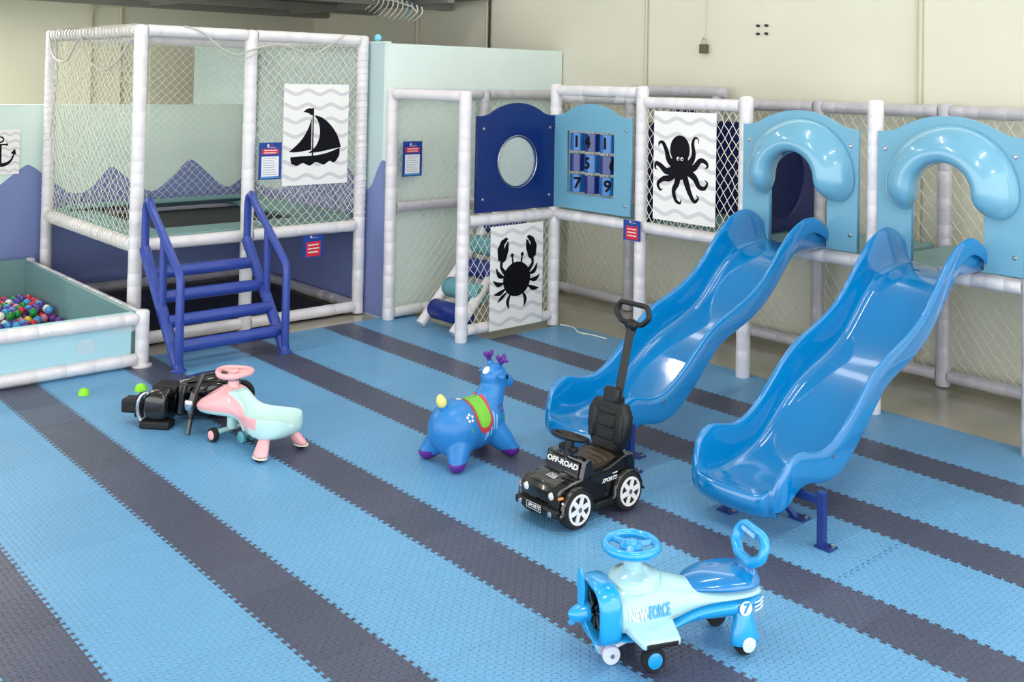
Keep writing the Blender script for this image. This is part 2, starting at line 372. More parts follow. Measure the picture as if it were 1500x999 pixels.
def net(parent,o,u,v,cu,cv,r=.0022,m=M_net,sag=.012,seed=1,name='net',skip=None):
    rnd=random.Random(seed); o=Vector(o);U=Vector(u);V=Vector(v);nu=max(1,round(U.length/cu));nv=max(1,round(V.length/(cv/2)))
    Nn=U.cross(V).normalized(); P={}
    for j in range(nv+1):
        for i in range(nu+1):
            s=(i+(.5 if j%2 else 0))/nu
            if s>1: continue
            t=j/nv; bulge=math.sin(PI*min(s,1))*math.sin(PI*t)*sag*2
            e_=0 if (i==0 and j%2==0) or s>=.999 or j in(0,nv) else 1
            P[(i,j)]=o+U*s+V*t+Nn*(bulge+rnd.gauss(0,sag*.25))*e_+U.normalized()*rnd.gauss(0,cu*.05)*e_+V.normalized()*(rnd.gauss(0,cu*.05)-math.sin(PI*s)*sag*.6)*e_
    vs=[];fs=[]
    def seg(a,b):
        d=b-a
        if d.length<1e-6:return
        d.normalize();s1=d.cross(Nn)
        if s1.length<1e-6:return
        s1.normalize();s2=d.cross(s1); k=len(vs)
        for p in(a,b):
            for q in range(3):
                an=2*PI*q/3; vs.append(p+s1*math.cos(an)*r+s2*math.sin(an)*r)
        fs.extend([[k,k+1,k+4,k+3],[k+1,k+2,k+5,k+4],[k+2,k,k+3,k+5]])
    for (i,j),p in P.items():
        for di in ((0,-1) if j%2==0 else (0,1)):
            q=P.get((i+di,j+1))
            if q is None:
                continue
            seg(p,q)
    # border cord
    for a,b in((o,o+U),(o+V,o+U+V),(o,o+V),(o+U,o+U+V)): seg(a,b)
    me=bpy.data.meshes.new(name); me.from_pydata([tuple(p) for p in vs],[],fs); me.materials.append(m)
    return link(name,me,parent,smooth=False)
# ---------------------------------------------------------------- trampoline enclosure
TX0,TX1,TY0,TYM,TY1=-10.2,-8.03,3.16,4.11,5.235
T=empty('trampoline_enclosure',(-9.1,4.2,0),label='tall net-walled trampoline on white padded poles in the left corner',cat='trampoline'); TL=Vector((-9.1,4.2,0))
class Sub:   # shift so that world coordinates can be used while building parts of a root
    pass
def world_child(o,root):   # keep world coordinates although parented
    o.matrix_parent_inverse=root.matrix_basis.inverted() if root.rotation_euler==Euler() else Matrix.Translation(-root.location); return o
def finish(root):
    bpy.context.view_layer.update(); inv=root.matrix_world.inverted()
    for c in COL.objects:
        if c.parent==root: c.matrix_parent_inverse=inv
for (x,y) in((TX0,TY0),(TX1,TY0),(TX1,TYM),(TX1,TY1),(TX0,TY1)): post(T,x,y,0,2.53,.054)
for z in(2.5,.80,.06):
    for a,b in(((TX0,TY0),(TX1,TY0)),((TX1,TY0),(TX1,TYM)),((TX1,TYM),(TX1,TY1)),((TX0,TY1),(TX1,TY1)),((TX0,TY0),(TX0,TY1))):
        if z==.80: pass
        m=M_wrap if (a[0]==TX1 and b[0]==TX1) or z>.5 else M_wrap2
        d=Vector((b[0]-a[0],b[1]-a[1],0)).normalized()*.05
        rail(T,(a[0]+d.x,a[1]+d.y,z),(b[0]-d.x,b[1]-d.y,z),.05,m)
net(T,(TX0,TY0,.85),(TX1-TX0,0,0),(0,0,1.6),.09,.085,.002,seed=3,sag=.02)
net(T,(TX0,TY0,.85),(0,TYM-TY0,0),(0,0,1.6),.085,.085,.0022,seed=4)
net(T,(TX0,TYM,.85),(0,TY1-TYM,0),(0,0,1.6),.085,.085,.0024,seed=5)
net(T,(TX0,TY1-.02,.85),(TX1-TX0,0,0),(0,0,1.6),.085,.085,.0024,seed=6)
net(T,(TX1,TYM,.85),(0,TY1-TYM,0),(0,0,1.6),.088,.088,.0026,seed=7)
def helix(a,b,r,turns,rc,mb):
    a=Vector(a);b=Vector(b);d=(b-a).normalized();u=Vector((0,0,1)) if abs(d.z)<.9 else Vector((1,0,0));w=d.cross(u); n=int(turns*10)
    mb.tube([a.lerp(b,i/n)+u*math.cos(i*PI/5)*r+w*math.sin(i*PI/5)*r for i in range(n+1)],rc,4)
b=MB(); helix((TX0+.06,TY0,.80),(TX1-.06,TY0,.80),.055,34,.006,b); b.build('lashing_rope',M_lash,T)
b=MB(); helix((TX0+.06,TY0,2.5),(TX1-.06,TY0,2.5),.055,26,.005,b); b.build('lashing_rope',M_rope,T)
b=MB(); helix((TX0,TY0,.85),(TX0,TY0,2.45),.058,26,.004,b); b.build('lashing_rope',M_lash,T)
b=MB(); helix((TX1,TY1,.85),(TX1,TY1,2.45),.058,26,.0035,b); b.build('lashing_rope',M_lash,T)
def swag(pts,r,name='loose_rope',m=M_rope):
    P=smooth_prof([tuple(p) for p in pts],8); b=MB(); b.tube(P,r,6); b.build(name,m,T)
swag([(-10.15,3.12,2.48),(-9.95,3.1,2.30),(-9.6,3.1,2.26),(-9.25,3.1,2.46),(-9.1,3.1,2.30),(-8.7,3.1,2.18),(-8.35,3.1,2.26),(-8.1,3.1,2.42)],.009)
swag([(-8.0,3.5,2.55),(-7.97,3.65,2.50),(-7.96,3.8,2.38),(-7.97,3.95,2.33),(-7.97,4.1,2.38),(-7.96,4.35,2.43),(-7.96,4.65,2.36),(-7.96,4.85,2.45),(-7.97,5.0,2.54)],.007)
swag([(-7.97,3.75,2.38),(-7.97,3.95,2.28),(-7.97,4.15,2.36)],.005)
swag([(-10.0,3.13,2.48),(-9.9,3.12,2.1),(-10.0,3.12,1.75),(-10.05,3.12,1.55)],.006)
# bed and pads
MB().box(((TX0+TX1)/2,(TY0+TY1)/2,.80),(1.5,1.46,.012)).build('jumping_bed',M_tramp,T,smooth=False)
for c,s,rt in(((-8.2,4.2,.845),(.28,1.94,.05),(0,.05,0)),((-10.0,4.2,.87),(.32,1.94,.05),(0,-.25,0)),((-9.1,3.34,.845),(2.0,.27,.05),(-.05,0,0)),((-9.1,5.05,.855),(2.0,.27,.05),(.2,0,0))):
    MB().box(c,s,rt).build('edge_pad',M_teal,T,bevel=.012)
for xx in (-9.84,-8.36): MB().cyl((xx,3.4,.79),(xx,4.96,.79),.022,10).build('bed_frame',M_blackm,T)
for yy in (3.43,4.95): MB().cyl((-9.84,yy,.79),(-8.36,yy,.79),.022,10).build('bed_frame',M_blackm,T)
MB().box((-9.1,4.2,-.004),(2.05,1.95,.010)).build('floor_mat',M_blackm,T,smooth=False)
finish(T)
# ---------------------------------------------------------------- blue access steps
S=empty('access_steps',(-7.55,3.6,0),label='royal blue vinyl-covered steps with two handrails at the trampoline',cat='steps')
def zl(x): return .80*(-7.19-x)/.68
for y in(3.17,4.03):
    pad((-7.87,y,.80),(-7.19,y,.02),.043,step=.2,jit=.001).build('stringer',M_vinyl,S,ang=60)
    b=MB(); b.lathe([(.055,0),(.055,.012),(.04,.02),(.035,.06)],(-7.19,y,0),'z',14); b.build('foot',M_vinyl,S)
    P=[(-7.865,y,.80),(-7.86,y,1.10),(-7.845,y,1.155),(-7.81,y,1.175),(-7.775,y,1.155),(-7.74,y,1.11),(-7.24,y,.72),(-7.205,y,.68),(-7.195,y,.62),(-7.19,y,.06)]
    MB().tube(P,[.031]*10,12).build('handrail',M_vinyl,S,ang=60)
    MB().cyl((-7.51,y,.40),(-7.51,y,.93),.029,12).build('handrail_post',M_vinyl,S)
for x,z in((-7.74,.625),(-7.58,.47),(-7.43,.315),(-7.28,.155)):
    pad((x,3.18,z),(x,4.02,z),.047,step=.28,jit=.0012,seg=14).build('tread',M_vinyl,S,ang=60)
finish(S)
# ---------------------------------------------------------------- ball pit
BP=empty('ball_pit',(-8.8,2.0,0),label='padded teal ball pit framed with white wrapped tubes',cat='ball pit')
x0,x1,y0,y1=-10.2,-7.5,.9,3.02
post(BP,x1,y1,0,.40,.05)
b=MB(); b.lathe([(.075,0),(.075,.012),(.05,.02)],(x1,y1,0),'z',14); b.build('foot',M_wrap,BP)
post(BP,x1,y0,0,.40,.05); post(BP,x0,y1,0,.40,.045); post(BP,x0,y0,0,.40,.045)
rail(BP,(x1,y0,.352),(x1,y1-.05,.352),.047); rail(BP,(x1,y0,.055),(x1,y1-.05,.055),.047)
rail(BP,(x0,y1,.352),(x1,y1,.352),.045); rail(BP,(x0,y1,.05),(x1,y1,.05),.045); rail(BP,(x0,y0,.36),(x0,y1,.36),.045); rail(BP,(x0,y0,.36),(x1,y0,.36),.045)
def wavy(c,s,m,name,nx=14,amp=.006,seed=1):
    # padded sheet with soft wrinkles
    b=MB(); b.box(c,s); o=b.build(name,m,BP,bevel=.012); return o
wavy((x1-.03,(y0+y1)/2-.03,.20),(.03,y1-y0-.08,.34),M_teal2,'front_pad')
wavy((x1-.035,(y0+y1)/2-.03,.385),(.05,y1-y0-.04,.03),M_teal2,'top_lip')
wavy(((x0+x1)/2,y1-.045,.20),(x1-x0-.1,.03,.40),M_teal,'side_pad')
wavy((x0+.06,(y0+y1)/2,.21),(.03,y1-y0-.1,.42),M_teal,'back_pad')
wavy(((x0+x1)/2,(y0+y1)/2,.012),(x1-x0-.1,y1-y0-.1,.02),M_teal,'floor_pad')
MB().box((x1-.0125,2.62,.20),(.002,.13,.10),(.1,0,0)).build('clear_patch',M_film,BP,smooth=False)
MB().box((x1-.0125,2.88,.285),(.002,.2,.05)).build('clear_patch',M_film,BP,smooth=False)
finish(BP)
BC={'red':(206,40,56),'green':(20,140,60),'blue':(70,160,220),'purple':(98,52,140),'yellow':(236,214,30),'white':(238,236,226),'pink':(228,130,160),'navy':(60,60,150)}
bmesh_={}
for k,c in BC.items():
    b=MB(); b.ell((0,0,.035),(.035,.035,.035),14,8); me_o=b.build('pit_ball',mat('ball_'+k,c,.3,coat=.3)); bmesh_[k]=me_o.data; bpy.data.objects.remove(me_o)
def ball(p,k):
    o=bpy.data.objects.new('pit_ball',bmesh_[k]); o.location=p; COL.objects.link(o)
    tag(o,'small %s plastic ball lying in the ball pit'%('dark blue' if k=='navy' else k),'ball','%s balls in the ball pit'%k)
rb=random.Random(5); l0=[]
kk=list(BC); wts=[3,2.4,2.5,4,1,2,2,1]
for j in range(14):
    for i in range(15):
        x=-10.05+i*.0735+(j%2)*.0367; yy=2.915-j*.0645
        if x>-9.0 or yy<1.99: continue
        if x>-9.15 and rb.random()<.3: continue
        ball((x,yy,.0225),rb.choices(kk,wts)[0]); l0.append((x,yy,i,j))
pts0={(i,j):(x,y) for x,y,i,j in l0}
for x,yy,i,j in l0:
    if -9.9<x<-9.2 and 2.2<yy<2.93 and rb.random()<.8:
        # rests in the hollow between three balls of the first layer
        if (i+1,j) in pts0 and ((i+(1 if j%2 else 0)),j+1) in pts0: ball((x+.0367,yy-.0215,.0225+.062),rb.choices(kk,wts)[0])
# ---------------------------------------------------------------- climbing frame
CF=empty('climbing_frame',(-5,6.4,0),label='long white wrapped-tube climbing frame with nets and play panels',cat='climbing frame')
XS=[-6.62,-5.60,-4.58,-3.54,-2.53,-1.5]; YF,YB=6.37,7.36
post(CF,-7.64,5.31,0,2.05); post(CF,-6.62,5.33,0,2.05); post(CF,-7.62,6.37,0,2.04,m=M_wrap2)
for i,x in enumerate(XS):
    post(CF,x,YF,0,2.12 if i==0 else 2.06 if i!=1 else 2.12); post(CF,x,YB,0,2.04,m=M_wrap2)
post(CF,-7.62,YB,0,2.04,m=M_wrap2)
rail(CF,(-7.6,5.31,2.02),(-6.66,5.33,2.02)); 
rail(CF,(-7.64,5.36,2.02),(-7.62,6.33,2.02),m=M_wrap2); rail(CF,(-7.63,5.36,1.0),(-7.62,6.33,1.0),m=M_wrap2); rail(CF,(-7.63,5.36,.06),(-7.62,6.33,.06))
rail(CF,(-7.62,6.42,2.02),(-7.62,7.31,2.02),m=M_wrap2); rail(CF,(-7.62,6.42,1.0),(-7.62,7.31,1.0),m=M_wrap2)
rail(CF,(-6.62,5.38,.985),(-6.62,6.32,.985)); rail(CF,(-6.62,5.38,.085),(-6.62,6.32,.085),.043); 
for i in range(5):
    a,b_=XS[i]+.05,XS[i+1]-.05
    if i in(0,): rail(CF,(a,YF,2.08),(b_,YF,2.08))
    if i==1: rail(CF,(a,YF,2.0),(b_,YF,2.0))
    rail(CF,(a,YF,.985),(b_,YF,.985))
for i in range(-1,5):
    a=(-7.62 if i<0 else XS[i])+.05; b_=XS[i+1]-.05
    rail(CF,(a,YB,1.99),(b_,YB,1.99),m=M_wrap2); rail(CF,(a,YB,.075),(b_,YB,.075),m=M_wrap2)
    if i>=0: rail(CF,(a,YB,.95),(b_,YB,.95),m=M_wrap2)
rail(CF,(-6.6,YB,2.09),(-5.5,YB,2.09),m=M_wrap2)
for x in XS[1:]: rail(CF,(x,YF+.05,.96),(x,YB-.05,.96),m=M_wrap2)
# decks
for i in range(5):
    MB().box(((XS[i]+XS[i+1])/2,(YF+YB)/2+.0,1.005),(XS[i+1]-XS[i]-.1,YB-YF-.1,.05)).build('deck_pad',M_teal,CF,bevel=.01)
# nets
net(CF,(-7.62,5.36,.10),(0,.96,0),(0,0,.86),.085,.10,.003,seed=11)
net(CF,(-7.62,5.36,1.04),(0,.96,0),(0,0,.94),.085,.10,.003,seed=12)
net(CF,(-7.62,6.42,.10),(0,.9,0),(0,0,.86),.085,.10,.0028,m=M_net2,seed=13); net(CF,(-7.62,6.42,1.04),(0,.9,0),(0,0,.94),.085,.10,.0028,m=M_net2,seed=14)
net(CF,(-6.62,5.38,.13),(0,.94,0),(0,0,.82),.072,.105,.0028,seed=15,sag=.006)
net(CF,(XS[1]+.05,YF,1.03),(.92,0,0),(0,0,.93),.072,.105,.0028,seed=16,sag=.006)
for i in range(-1,5):
    a=(-7.62 if i<0 else XS[i])+.04; L=XS[i+1]-.04-a
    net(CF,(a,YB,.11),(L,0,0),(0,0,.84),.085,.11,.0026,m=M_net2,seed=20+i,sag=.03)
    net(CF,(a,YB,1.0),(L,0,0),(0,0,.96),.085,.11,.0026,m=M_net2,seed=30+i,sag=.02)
# arched boards
def arch_outline(w,z0,zs,zt,cx=0,aw=.66,n=22):
    """rectangle with shoulders at zs and a broad arch reaching zt"""
    pts=[(cx-w/2,z0),(cx+w/2,z0),(cx+w/2,zs)]
    pr=[(aw/2+.07,zs),(aw/2+.02,zs+.008)]
    for k in range(n+1):
        t=-1+2*k/n; 
        pr.append((-t*aw/2*.93,zs+.02+(zt-zs-.02)*(1-abs(t)**2.1)))
    pr+=[(-aw/2-.02,zs+.008),(-aw/2-.07,zs)]
    pts+=[(cx+p[0],p[1]) for p in pr]+[(cx-w/2,zs)]
    return pts
def board(name,outline,holes,M,m,th=.011,bolts=()):
    me=curve_mesh([outline]+holes,th,.0025); o=put(me,m,name,CF,M)
    for (x,y) in bolts:
        b=MB(); b.lathe([(.014,0),(.014,.004),(.009,.008)],(0,0,0),'z',10); b.xf(M@Matrix.Translation((x,y,th+.001))); b.build('bolt',M_bolt,o)
    return o
MF=FX(-6.585,5.875,0)
o=board('porthole_board',arch_outline(.90,1.055,1.855,1.965),[disc((0,1.465),.212,36,1,1)],MF,M_navy,bolts=((-.38,1.75),(.38,1.75),(-.38,1.16),(.38,1.16)))
b=MB(); b.tube([(0.0,math.cos(2*PI*k/36)*.222,math.sin(2*PI*k/36)*.222) for k in range(36)],.006,6,closed=True); b.xf(Matrix.Translation((-6.57,5.875,1.465))); b.build('porthole_ring',M_bolt,o)
b=MB(); b.lathe([(.22,0),(.22,.003)],(0,0,0),'x',36); b.xf(Matrix.Translation((-6.581,5.875,1.465))); b.build('porthole_pane',M_skirtcy,o)
for k in range(8):
    a=k*PI/4; b=MB(); b.lathe([(.006,0),(.006,.004)],(0,0,0),'x',8); b.xf(Matrix.Translation((-6.566,5.875+math.cos(a)*.222,1.465+math.sin(a)*.222))); b.build('ring_screw',M_bolt,o)
# number board
MN=FY(-6.135,6.325,0)
nb=board('number_board',arch_outline(.93,1.06,1.862,1.97),[[(-.28,1.19),(.28,1.19),(.28,1.735),(-.28,1.735)]],MN,M_panel,bolts=((-.43,1.76),(.41,1.76),(-.43,1.14),(.41,1.14)))
digs=['1','4','1','','5','6','7','','9']
for r in range(3):
    for c in range(3):
        k=r*3+c; x=-6.135+(-.178+c*.178); z=1.64-r*.178; b=MB(); b.lathe([(.02,-.078),(.066,-.076),(.068,-.074),(.068,.074),(.066,.076),(.02,.078)],(x,6.345,z),'z',24)
        o=b.build('number_roller',mat('roller_mid_blue',(26,104,176),.25,coat=.5) if k%2==0 else mat('roller_navy',(18,42,120),.25,coat=.5),nb)
        if digs[k]:
            off={0:.040,1:.0,2:.024,4:.0,5:.095}.get(k,.052)
            me=text_mesh(digs[k],.135,.0008,.004)
            finer(me)
            # wrap the numeral onto the drum
            for v in me.vertices:
                a=(v.co.x+off)/.068; d=.0688+v.co.z
                v.co=Vector((math.sin(a)*d,v.co.y,math.cos(a)*d))
            put(me,M_ink,'numeral',nb,FY(x,6.345,z))
for c in range(3):
    x=-6.135+(-.178+c*.178); MB().cyl((x,6.345,1.19),(x,6.345,1.735),.008,8).build('roller_rod',M_bolt,nb)
MB().box((-6.135,6.38,1.46),(.6,.004,.58)).build('back_pane',M_skirtcy,nb,smooth=False)
# slide mouth boards with hoods
def mouth(cx,w,name):
    hw=.235; top=1.70; spring=1.46
    hole=[(cx-hw,1.06),(cx+hw,1.06),(cx+hw,spring)]+[(cx+hw*math.cos(a),spring+(top-spring)*math.sin(a)) for a in [PI*k/16 for k in range(1,16)]]+[(cx-hw,spring)]
    ol=arch_outline(w,1.05,1.87,1.985,cx,.72)
    # open at the bottom: one outline that runs round the mouth
    L=[(cx-w/2,1.05),(cx-hw,1.05),(cx-hw,spring)]+[(cx-hw*math.cos(a),spring+(top-spring)*math.sin(a)) for a in [PI*k/16 for k in range(1,16)]]+[(cx+hw,spring),(cx+hw,1.05),(cx+w/2,1.05)]+ol[2:]
    bo=board('slide_mouth_board',L,[],FY(0,6.325,0),M_panel,.016,bolts=((cx-w/2+.05,1.76),(cx+w/2-.05,1.76),(cx-w/2+.05,1.14),(cx+w/2-.05,1.16)))
    # hood: fat half ring bulging from the board
    secs=[];n=26;R1=.305;hx=cx+.025;hz=1.525
    prof=[(.12,-.012),(.118,.03),(.085,.10),(.035,.16),(-.03,.195),(-.085,.195),(-.118,.16),(-.12,.09),(-.108,.0),(-.08,-.012)]
    for i in range(n+1):
        a=-.50+(PI+1.0)*i/n
        j=min(i,n-i); e0=(.30,.72,.93,1)[min(j,3)]
        ca,sa=math.cos(a),math.sin(a)
        if a<0: px,pz=hx+R1,hz+a*.30; dx,dz=1,0
        elif a>PI: px,pz=hx-R1,hz-(a-PI)*.30; dx,dz=-1,0
        else: px,pz=hx+R1*ca,hz+R1*sa*.97; dx,dz=ca,sa
        secs.append([(px+dx*rr*e0,6.312-dd*(e0 if dd>0 else 1),pz+dz*rr*e0) for rr,dd in prof])
    MB().loft(secs).build('hood',M_hood,CF,sub=2)
mouth(-4.095,.92,'a'); mouth(-3.02,.93,'b')
# navy crosswise boards with a round crawl hole
for x,hole in((-5.60,0),(-4.60,1)):
    Mx=FX(x,6.87,0); board('crawl_board',arch_outline(.86,1.03,1.83,1.95),[disc((0,1.42),.30,32,1,1)] ,Mx,M_navyd)
MB().box((-5.08,7.30,1.44),(.94,.03,.80)).build('back_board',M_navyd,CF,smooth=False,bevel=.004)
MB().box((-3.78,7.30,1.50),(.09,.05,.11)).build('corner_pad',M_navyd,CF,smooth=False)
# entrance stair: soft rollers between two slanting tubes
for x in(-7.22,-6.76):
    pad((x,5.36,.03),(x,6.28,1.0),.045).build('stringer',M_wrap,CF,ang=60)
for k in range(5):
    yy=5.49+k*.155; zz=.155+k*.172; b=MB(); b.lathe([(.03,0),(.075,.006),(.085,.02),(.085,.46),(.075,.474),(.03,.48)],(-7.21,yy,zz),'x',24)
    b.build('foam_roller',M_roller if k%2==0 else M_rollt,CF)
    b=MB(); b.tube([(-7.165,yy+math.cos(2*PI*q/24)*.0855,zz+math.sin(2*PI*q/24)*.0855) for q in range(24)],.0016,4,closed=True); b.build('seam',M_navyd,CF)
# clear film scraps
for (x,y,z,s) in((-6.3,6.31,2.06,.12),(-5.7,6.31,2.05,.1),(-6.66,6.7,2.02,.12)):
    b=MB(); rr=random.Random(int(abs(x)*10)); b.v=[];n=6
    g=[(x+(i/n-.5)*s*2+rr.uniform(-.01,.01),y-.05-rr.random()*.02,z+(j/4-.5)*s+rr.uniform(-.01,.01)) for j in range(5) for i in range(n+1)]
    b.add(g,[[j*(n+1)+i,j*(n+1)+i+1,(j+1)*(n+1)+i+1,(j+1)*(n+1)+i] for j in range(4) for i in range(n)]); b.build('clear_film',M_film,CF)
finish(CF)
# ---------------------------------------------------------------- slides
PR=[((6.385,1.10),(6.385,1.03),(6.385,1.02)),((6.27,1.235),(6.25,1.035),(6.28,1.13)),((6.12,1.285),(6.10,1.03),(6.13,1.185)),((5.96,1.255),(5.94,1.0),(6.0,1.15)),
((5.82,1.165),(5.79,.92),(5.90,1.05)),((5.68,1.03),(5.65,.79),(5.76,.92)),((5.55,.90),(5.53,.68),(5.62,.78)),((5.40,.82),(5.38,.61),(5.45,.69)),
((5.25,.765),(5.23,.56),(5.29,.635)),((5.10,.72),(5.08,.50),(5.13,.585)),((4.96,.64),(4.94,.42),(5.02,.49)),((4.84,.53),(4.82,.32),(4.90,.38)),
((4.72,.435),(4.70,.235),(4.78,.28)),((4.60,.375),(4.57,.20),(4.66,.215)),((4.50,.365),(4.47,.185),(4.53,.212)),((4.42,.385),(4.39,.175),(4.40,.245)),
((4.34,.408),(4.33,.17),(4.31,.235)),((4.26,.395),(4.26,.18),(4.24,.18)),((4.20,.34),(4.20,.20),(4.19,.155)),((4.17,.265),(4.165,.232),(4.175,.15))]
def make_slide(cx,lab,fy,lx):
    root=empty('slide',(cx,5.2,0),label=lab,cat='slide')
    hw=.275; secs=[]
    for i,(r,bd,lo) in enumerate(PR):
        sh=fy*min(1,max(0,(i-13)/5)); r=(r[0]+sh,r[1]); bd=(bd[0]+sh,bd[1]); lo=(lo[0]+sh,lo[1])
        w=hw; k=i/(len(PR)-1)
        if i>=17: w=hw*(1.0,.97,.90)[i-17]
        fr=(.985,1.0,1.0) 
        ring=[]
        def P(x,yz,fy=0): ring.append((x,yz[0]-5.2+fy,yz[1]))
        def mix(a,b,t): return (a[0]+(b[0]-a[0])*t,a[1]+(b[1]-a[1])*t)
        bul=-.055 if i>=18 else (-.02 if i==17 else 0)
        for s in(-1,1):
            seq=[(1.0,lo,0),(1.01,mix(lo,r,.5),0),(1.005,mix(lo,r,.86),0),(.965,(r[0],r[1]+.006),0),(.91,mix(r,bd,.05),0),(.875,mix(r,bd,.28),0),(.84,mix(r,bd,.70),bul*.3),(.76,mix(r,bd,.955),bul*.6),(.62,mix(r,bd,.995),bul*.8),(.30,bd,bul)]
            if s==1: seq=seq[::-1]
            for fx,q,fy in seq: P(s*fx*w,q,fy)
        secs.append(ring)
    # front face of the bowl
    last=secs[-1]
    for dy,z,sc in((-.012,.195,.97),(-.010,.150,.97),(.015,.115,.93),(.06,.10,.86),(.12,.10,.80)):
        secs.append([(p[0]*sc,p[1]+dy*(1 if abs(p[0])<.24 else .9)+.0,min(p[2],z)) for p in last])
    MB().loft(secs,closed=False).build('chute',M_slide,root,sub=2,solid=.008)
    # support frame: upright outside the right rim, slanting legs under the bowl
    MB().box((lx,-.87,.13),(.036,.036,.26)).build('leg',M_navysteel,root,smooth=False,bevel=.003)
    MB().box((.15,-.87,.232),(.50,.032,.03)).build('crossbar',M_navysteel,root,smooth=False) if 0 else MB().box((.0,-.80,.12),(.26,.03,.03)).build('crossbar',M_navysteel,root,smooth=False)
    MB().box(((lx+.24)/2,-.86,.21),(abs(lx-.24)+.02,.03,.034)).build('arm',M_navysteel,root,smooth=False)
    b=MB(); b.tube([(-.155,-.89,.0),(-.12,-.87,.14)],.017,4); b.build('leg',M_navysteel,root,smooth=False)
    b=MB(); b.tube([(.125,-.68,.0),(.06,-.76,.13)],.017,4); b.build('leg',M_navysteel,root,smooth=False)
    for (x,y) in((lx,-.87),(-.155,-.89),(.125,-.68)):
        MB().box((x+.015,y+.01,.004),(.085,.07,.008)).build('foot_plate',M_navysteel,root,smooth=False)
        MB().lathe([(.012,0),(.012,.012),(.006,.016)],(x+.04,y+.025,.008),'z',8).build('bolt',M_bolt,root)
    for s in(-1,1): MB().cyl((s*(hw+.0),-.6,.33),(s*(hw+.012),-.6,.33),.009,10).build('bolt',M_bolt,root)
    return root
make_slide(-4.125,'wavy blue slide behind the black push car, nearer the octopus board',-.09,.27)
make_slide(-3.045,'wavy blue slide on the right, in front of the right-hand hood',.06,.39)
# ================================================================== POSTERS AND SIGNS
def ribbon(P,Wd,n=6):
    """flat tapering stroke as one outline"""
    Q=smooth_prof([(p[0],p[1],w) for p,w in zip(P,Wd)],n); L=[];Rr=[]
    for i,q in enumerate(Q):
        a=Q[max(i-1,0)];c=Q[min(i+1,len(Q)-1)]; dx,dy=c[0]-a[0],c[1]-a[1]; l=math.hypot(dx,dy) or 1
        L.append((q[0]-dy/l*q[2]/2,q[1]+dx/l*q[2]/2)); Rr.append((q[0]+dy/l*q[2]/2,q[1]-dx/l*q[2]/2))
    return L,Rr
class Art:
    def __init__(s): s.b=MB(); s.k=0
    def rib(s,P,Wd,z=0,n=6):
        L,R=ribbon(P,Wd,n); s.k+=1; z+=s.k*.00006
        for i in range(len(L)-1): s.b.flat([(*L[i],z),(*L[i+1],z),(*R[i+1],z),(*R[i],z)])
    def poly(s,pts,z=0): s.k+=1; z+=s.k*.00006; s.b.flat([(x,y,z) for x,y in pts])
def poster(name,w,h,M,art,lab,nw=7,bend=0,wamp=.019,wl_=.235,wy0=.0):
    root=empty('poster',M.to_translation(),label=lab,cat='poster')
    def bend_(me):
        for v in me.vertices:
            if bend: v.co.z+=bend*math.sin((v.co.y/h+.5)*PI)+bend*.4*math.sin((v.co.x/w+.5)*2*PI)
        return me
    b=MB(); nx,ny=8,10
    for zz in(0,-.0015):
        g=[((i/nx-.5)*w,(j/ny-.5)*h,zz) for j in range(ny+1) for i in range(nx+1)]
        b.add(g,[[j*(nx+1)+i,j*(nx+1)+i+1,(j+1)*(nx+1)+i+1,(j+1)*(nx+1)+i] for j in range(ny) for i in range(nx)])
    me=bpy.data.meshes.new('sheet'); me.from_pydata(b.v,[],b.f); bend_(me); put(me,M_white,'sheet',root,M,smooth=True)
    for k in range(nw):
        yk=h/2-(k+.5)*h/nw*.98-.01; A=Art(); n=40
        P=[(-w/2+w*i/n,yk+wamp*math.cos(2*PI*(w*i/n)/wl_+k*.0)) for i in range(n+1)]
        A.rib(P,[.075*w*.75+.0*n if w<.4 else .031]*(n+1),.0006,1); me=bpy.data.meshes.new('wave_line'); me.from_pydata(A.b.v,[],A.b.f); bend_(me); put(me,M_wave,'wave_line',root,M)
    A=Art(); art(A); me=bpy.data.meshes.new('silhouette'); me.from_pydata([(x,y,z+.0012) for x,y,z in A.b.v],[],A.b.f); 
    if bend:
        bm=bmesh.new(); bm.from_mesh(me); bmesh.ops.triangulate(bm,faces=bm.faces); bm.to_mesh(me); bm.free(); bend_(me)
    put(me,M_ink,'silhouette',root,M)
    finish(root); return root
def art_boat(A):
    # units: poster .65 x .89, centre origin
    A.rib([(-.035,-.205),(-.035,.235)],[.014,.012],0,1)
    A.poly([(-.035,.165),(-.06,.215),(-.12,.195),(-.075,.225),(-.04,.228)][::1])
    A.poly([(-.04,.168),(-.055,.17),(-.09,.19),(-.135,.198),(-.105,.222),(-.07,.232),(-.035,.225)])
    # main sail
    L=smooth_prof([(-.025,.17),(.06,.145),(.15,.075),(.22,-.02),(.255,-.12)],6); Lo=smooth_prof([(.255,-.12),(.16,-.135),(.04,-.155),(-.08,-.165)],6); inn=smooth_prof([(-.08,-.165),(-.0,-.10),(.035,0),(.02,.1),(-.025,.17)],6)
    A.poly(L+Lo[1:]+inn[1:-1])
    jib=smooth_prof([(-.05,.14),(-.09,.04),(-.16,-.06),(-.27,-.15)],6)+smooth_prof([(-.27,-.15),(-.18,-.152),(-.05,-.135)],4)[1:]
    A.poly(jib)
    top=smooth_prof([(-.255,-.195),(-.15,-.19),(0,-.185),(.12,-.165),(.24,-.125)],5); bot=smooth_prof([(.24,-.125),(.24,-.19),(.19,-.255),(.14,-.24),(.08,-.27),(.0,-.245),(-.06,-.275),(-.13,-.25),(-.19,-.272),(-.245,-.25)],5)
    A.poly(top+bot[1:])
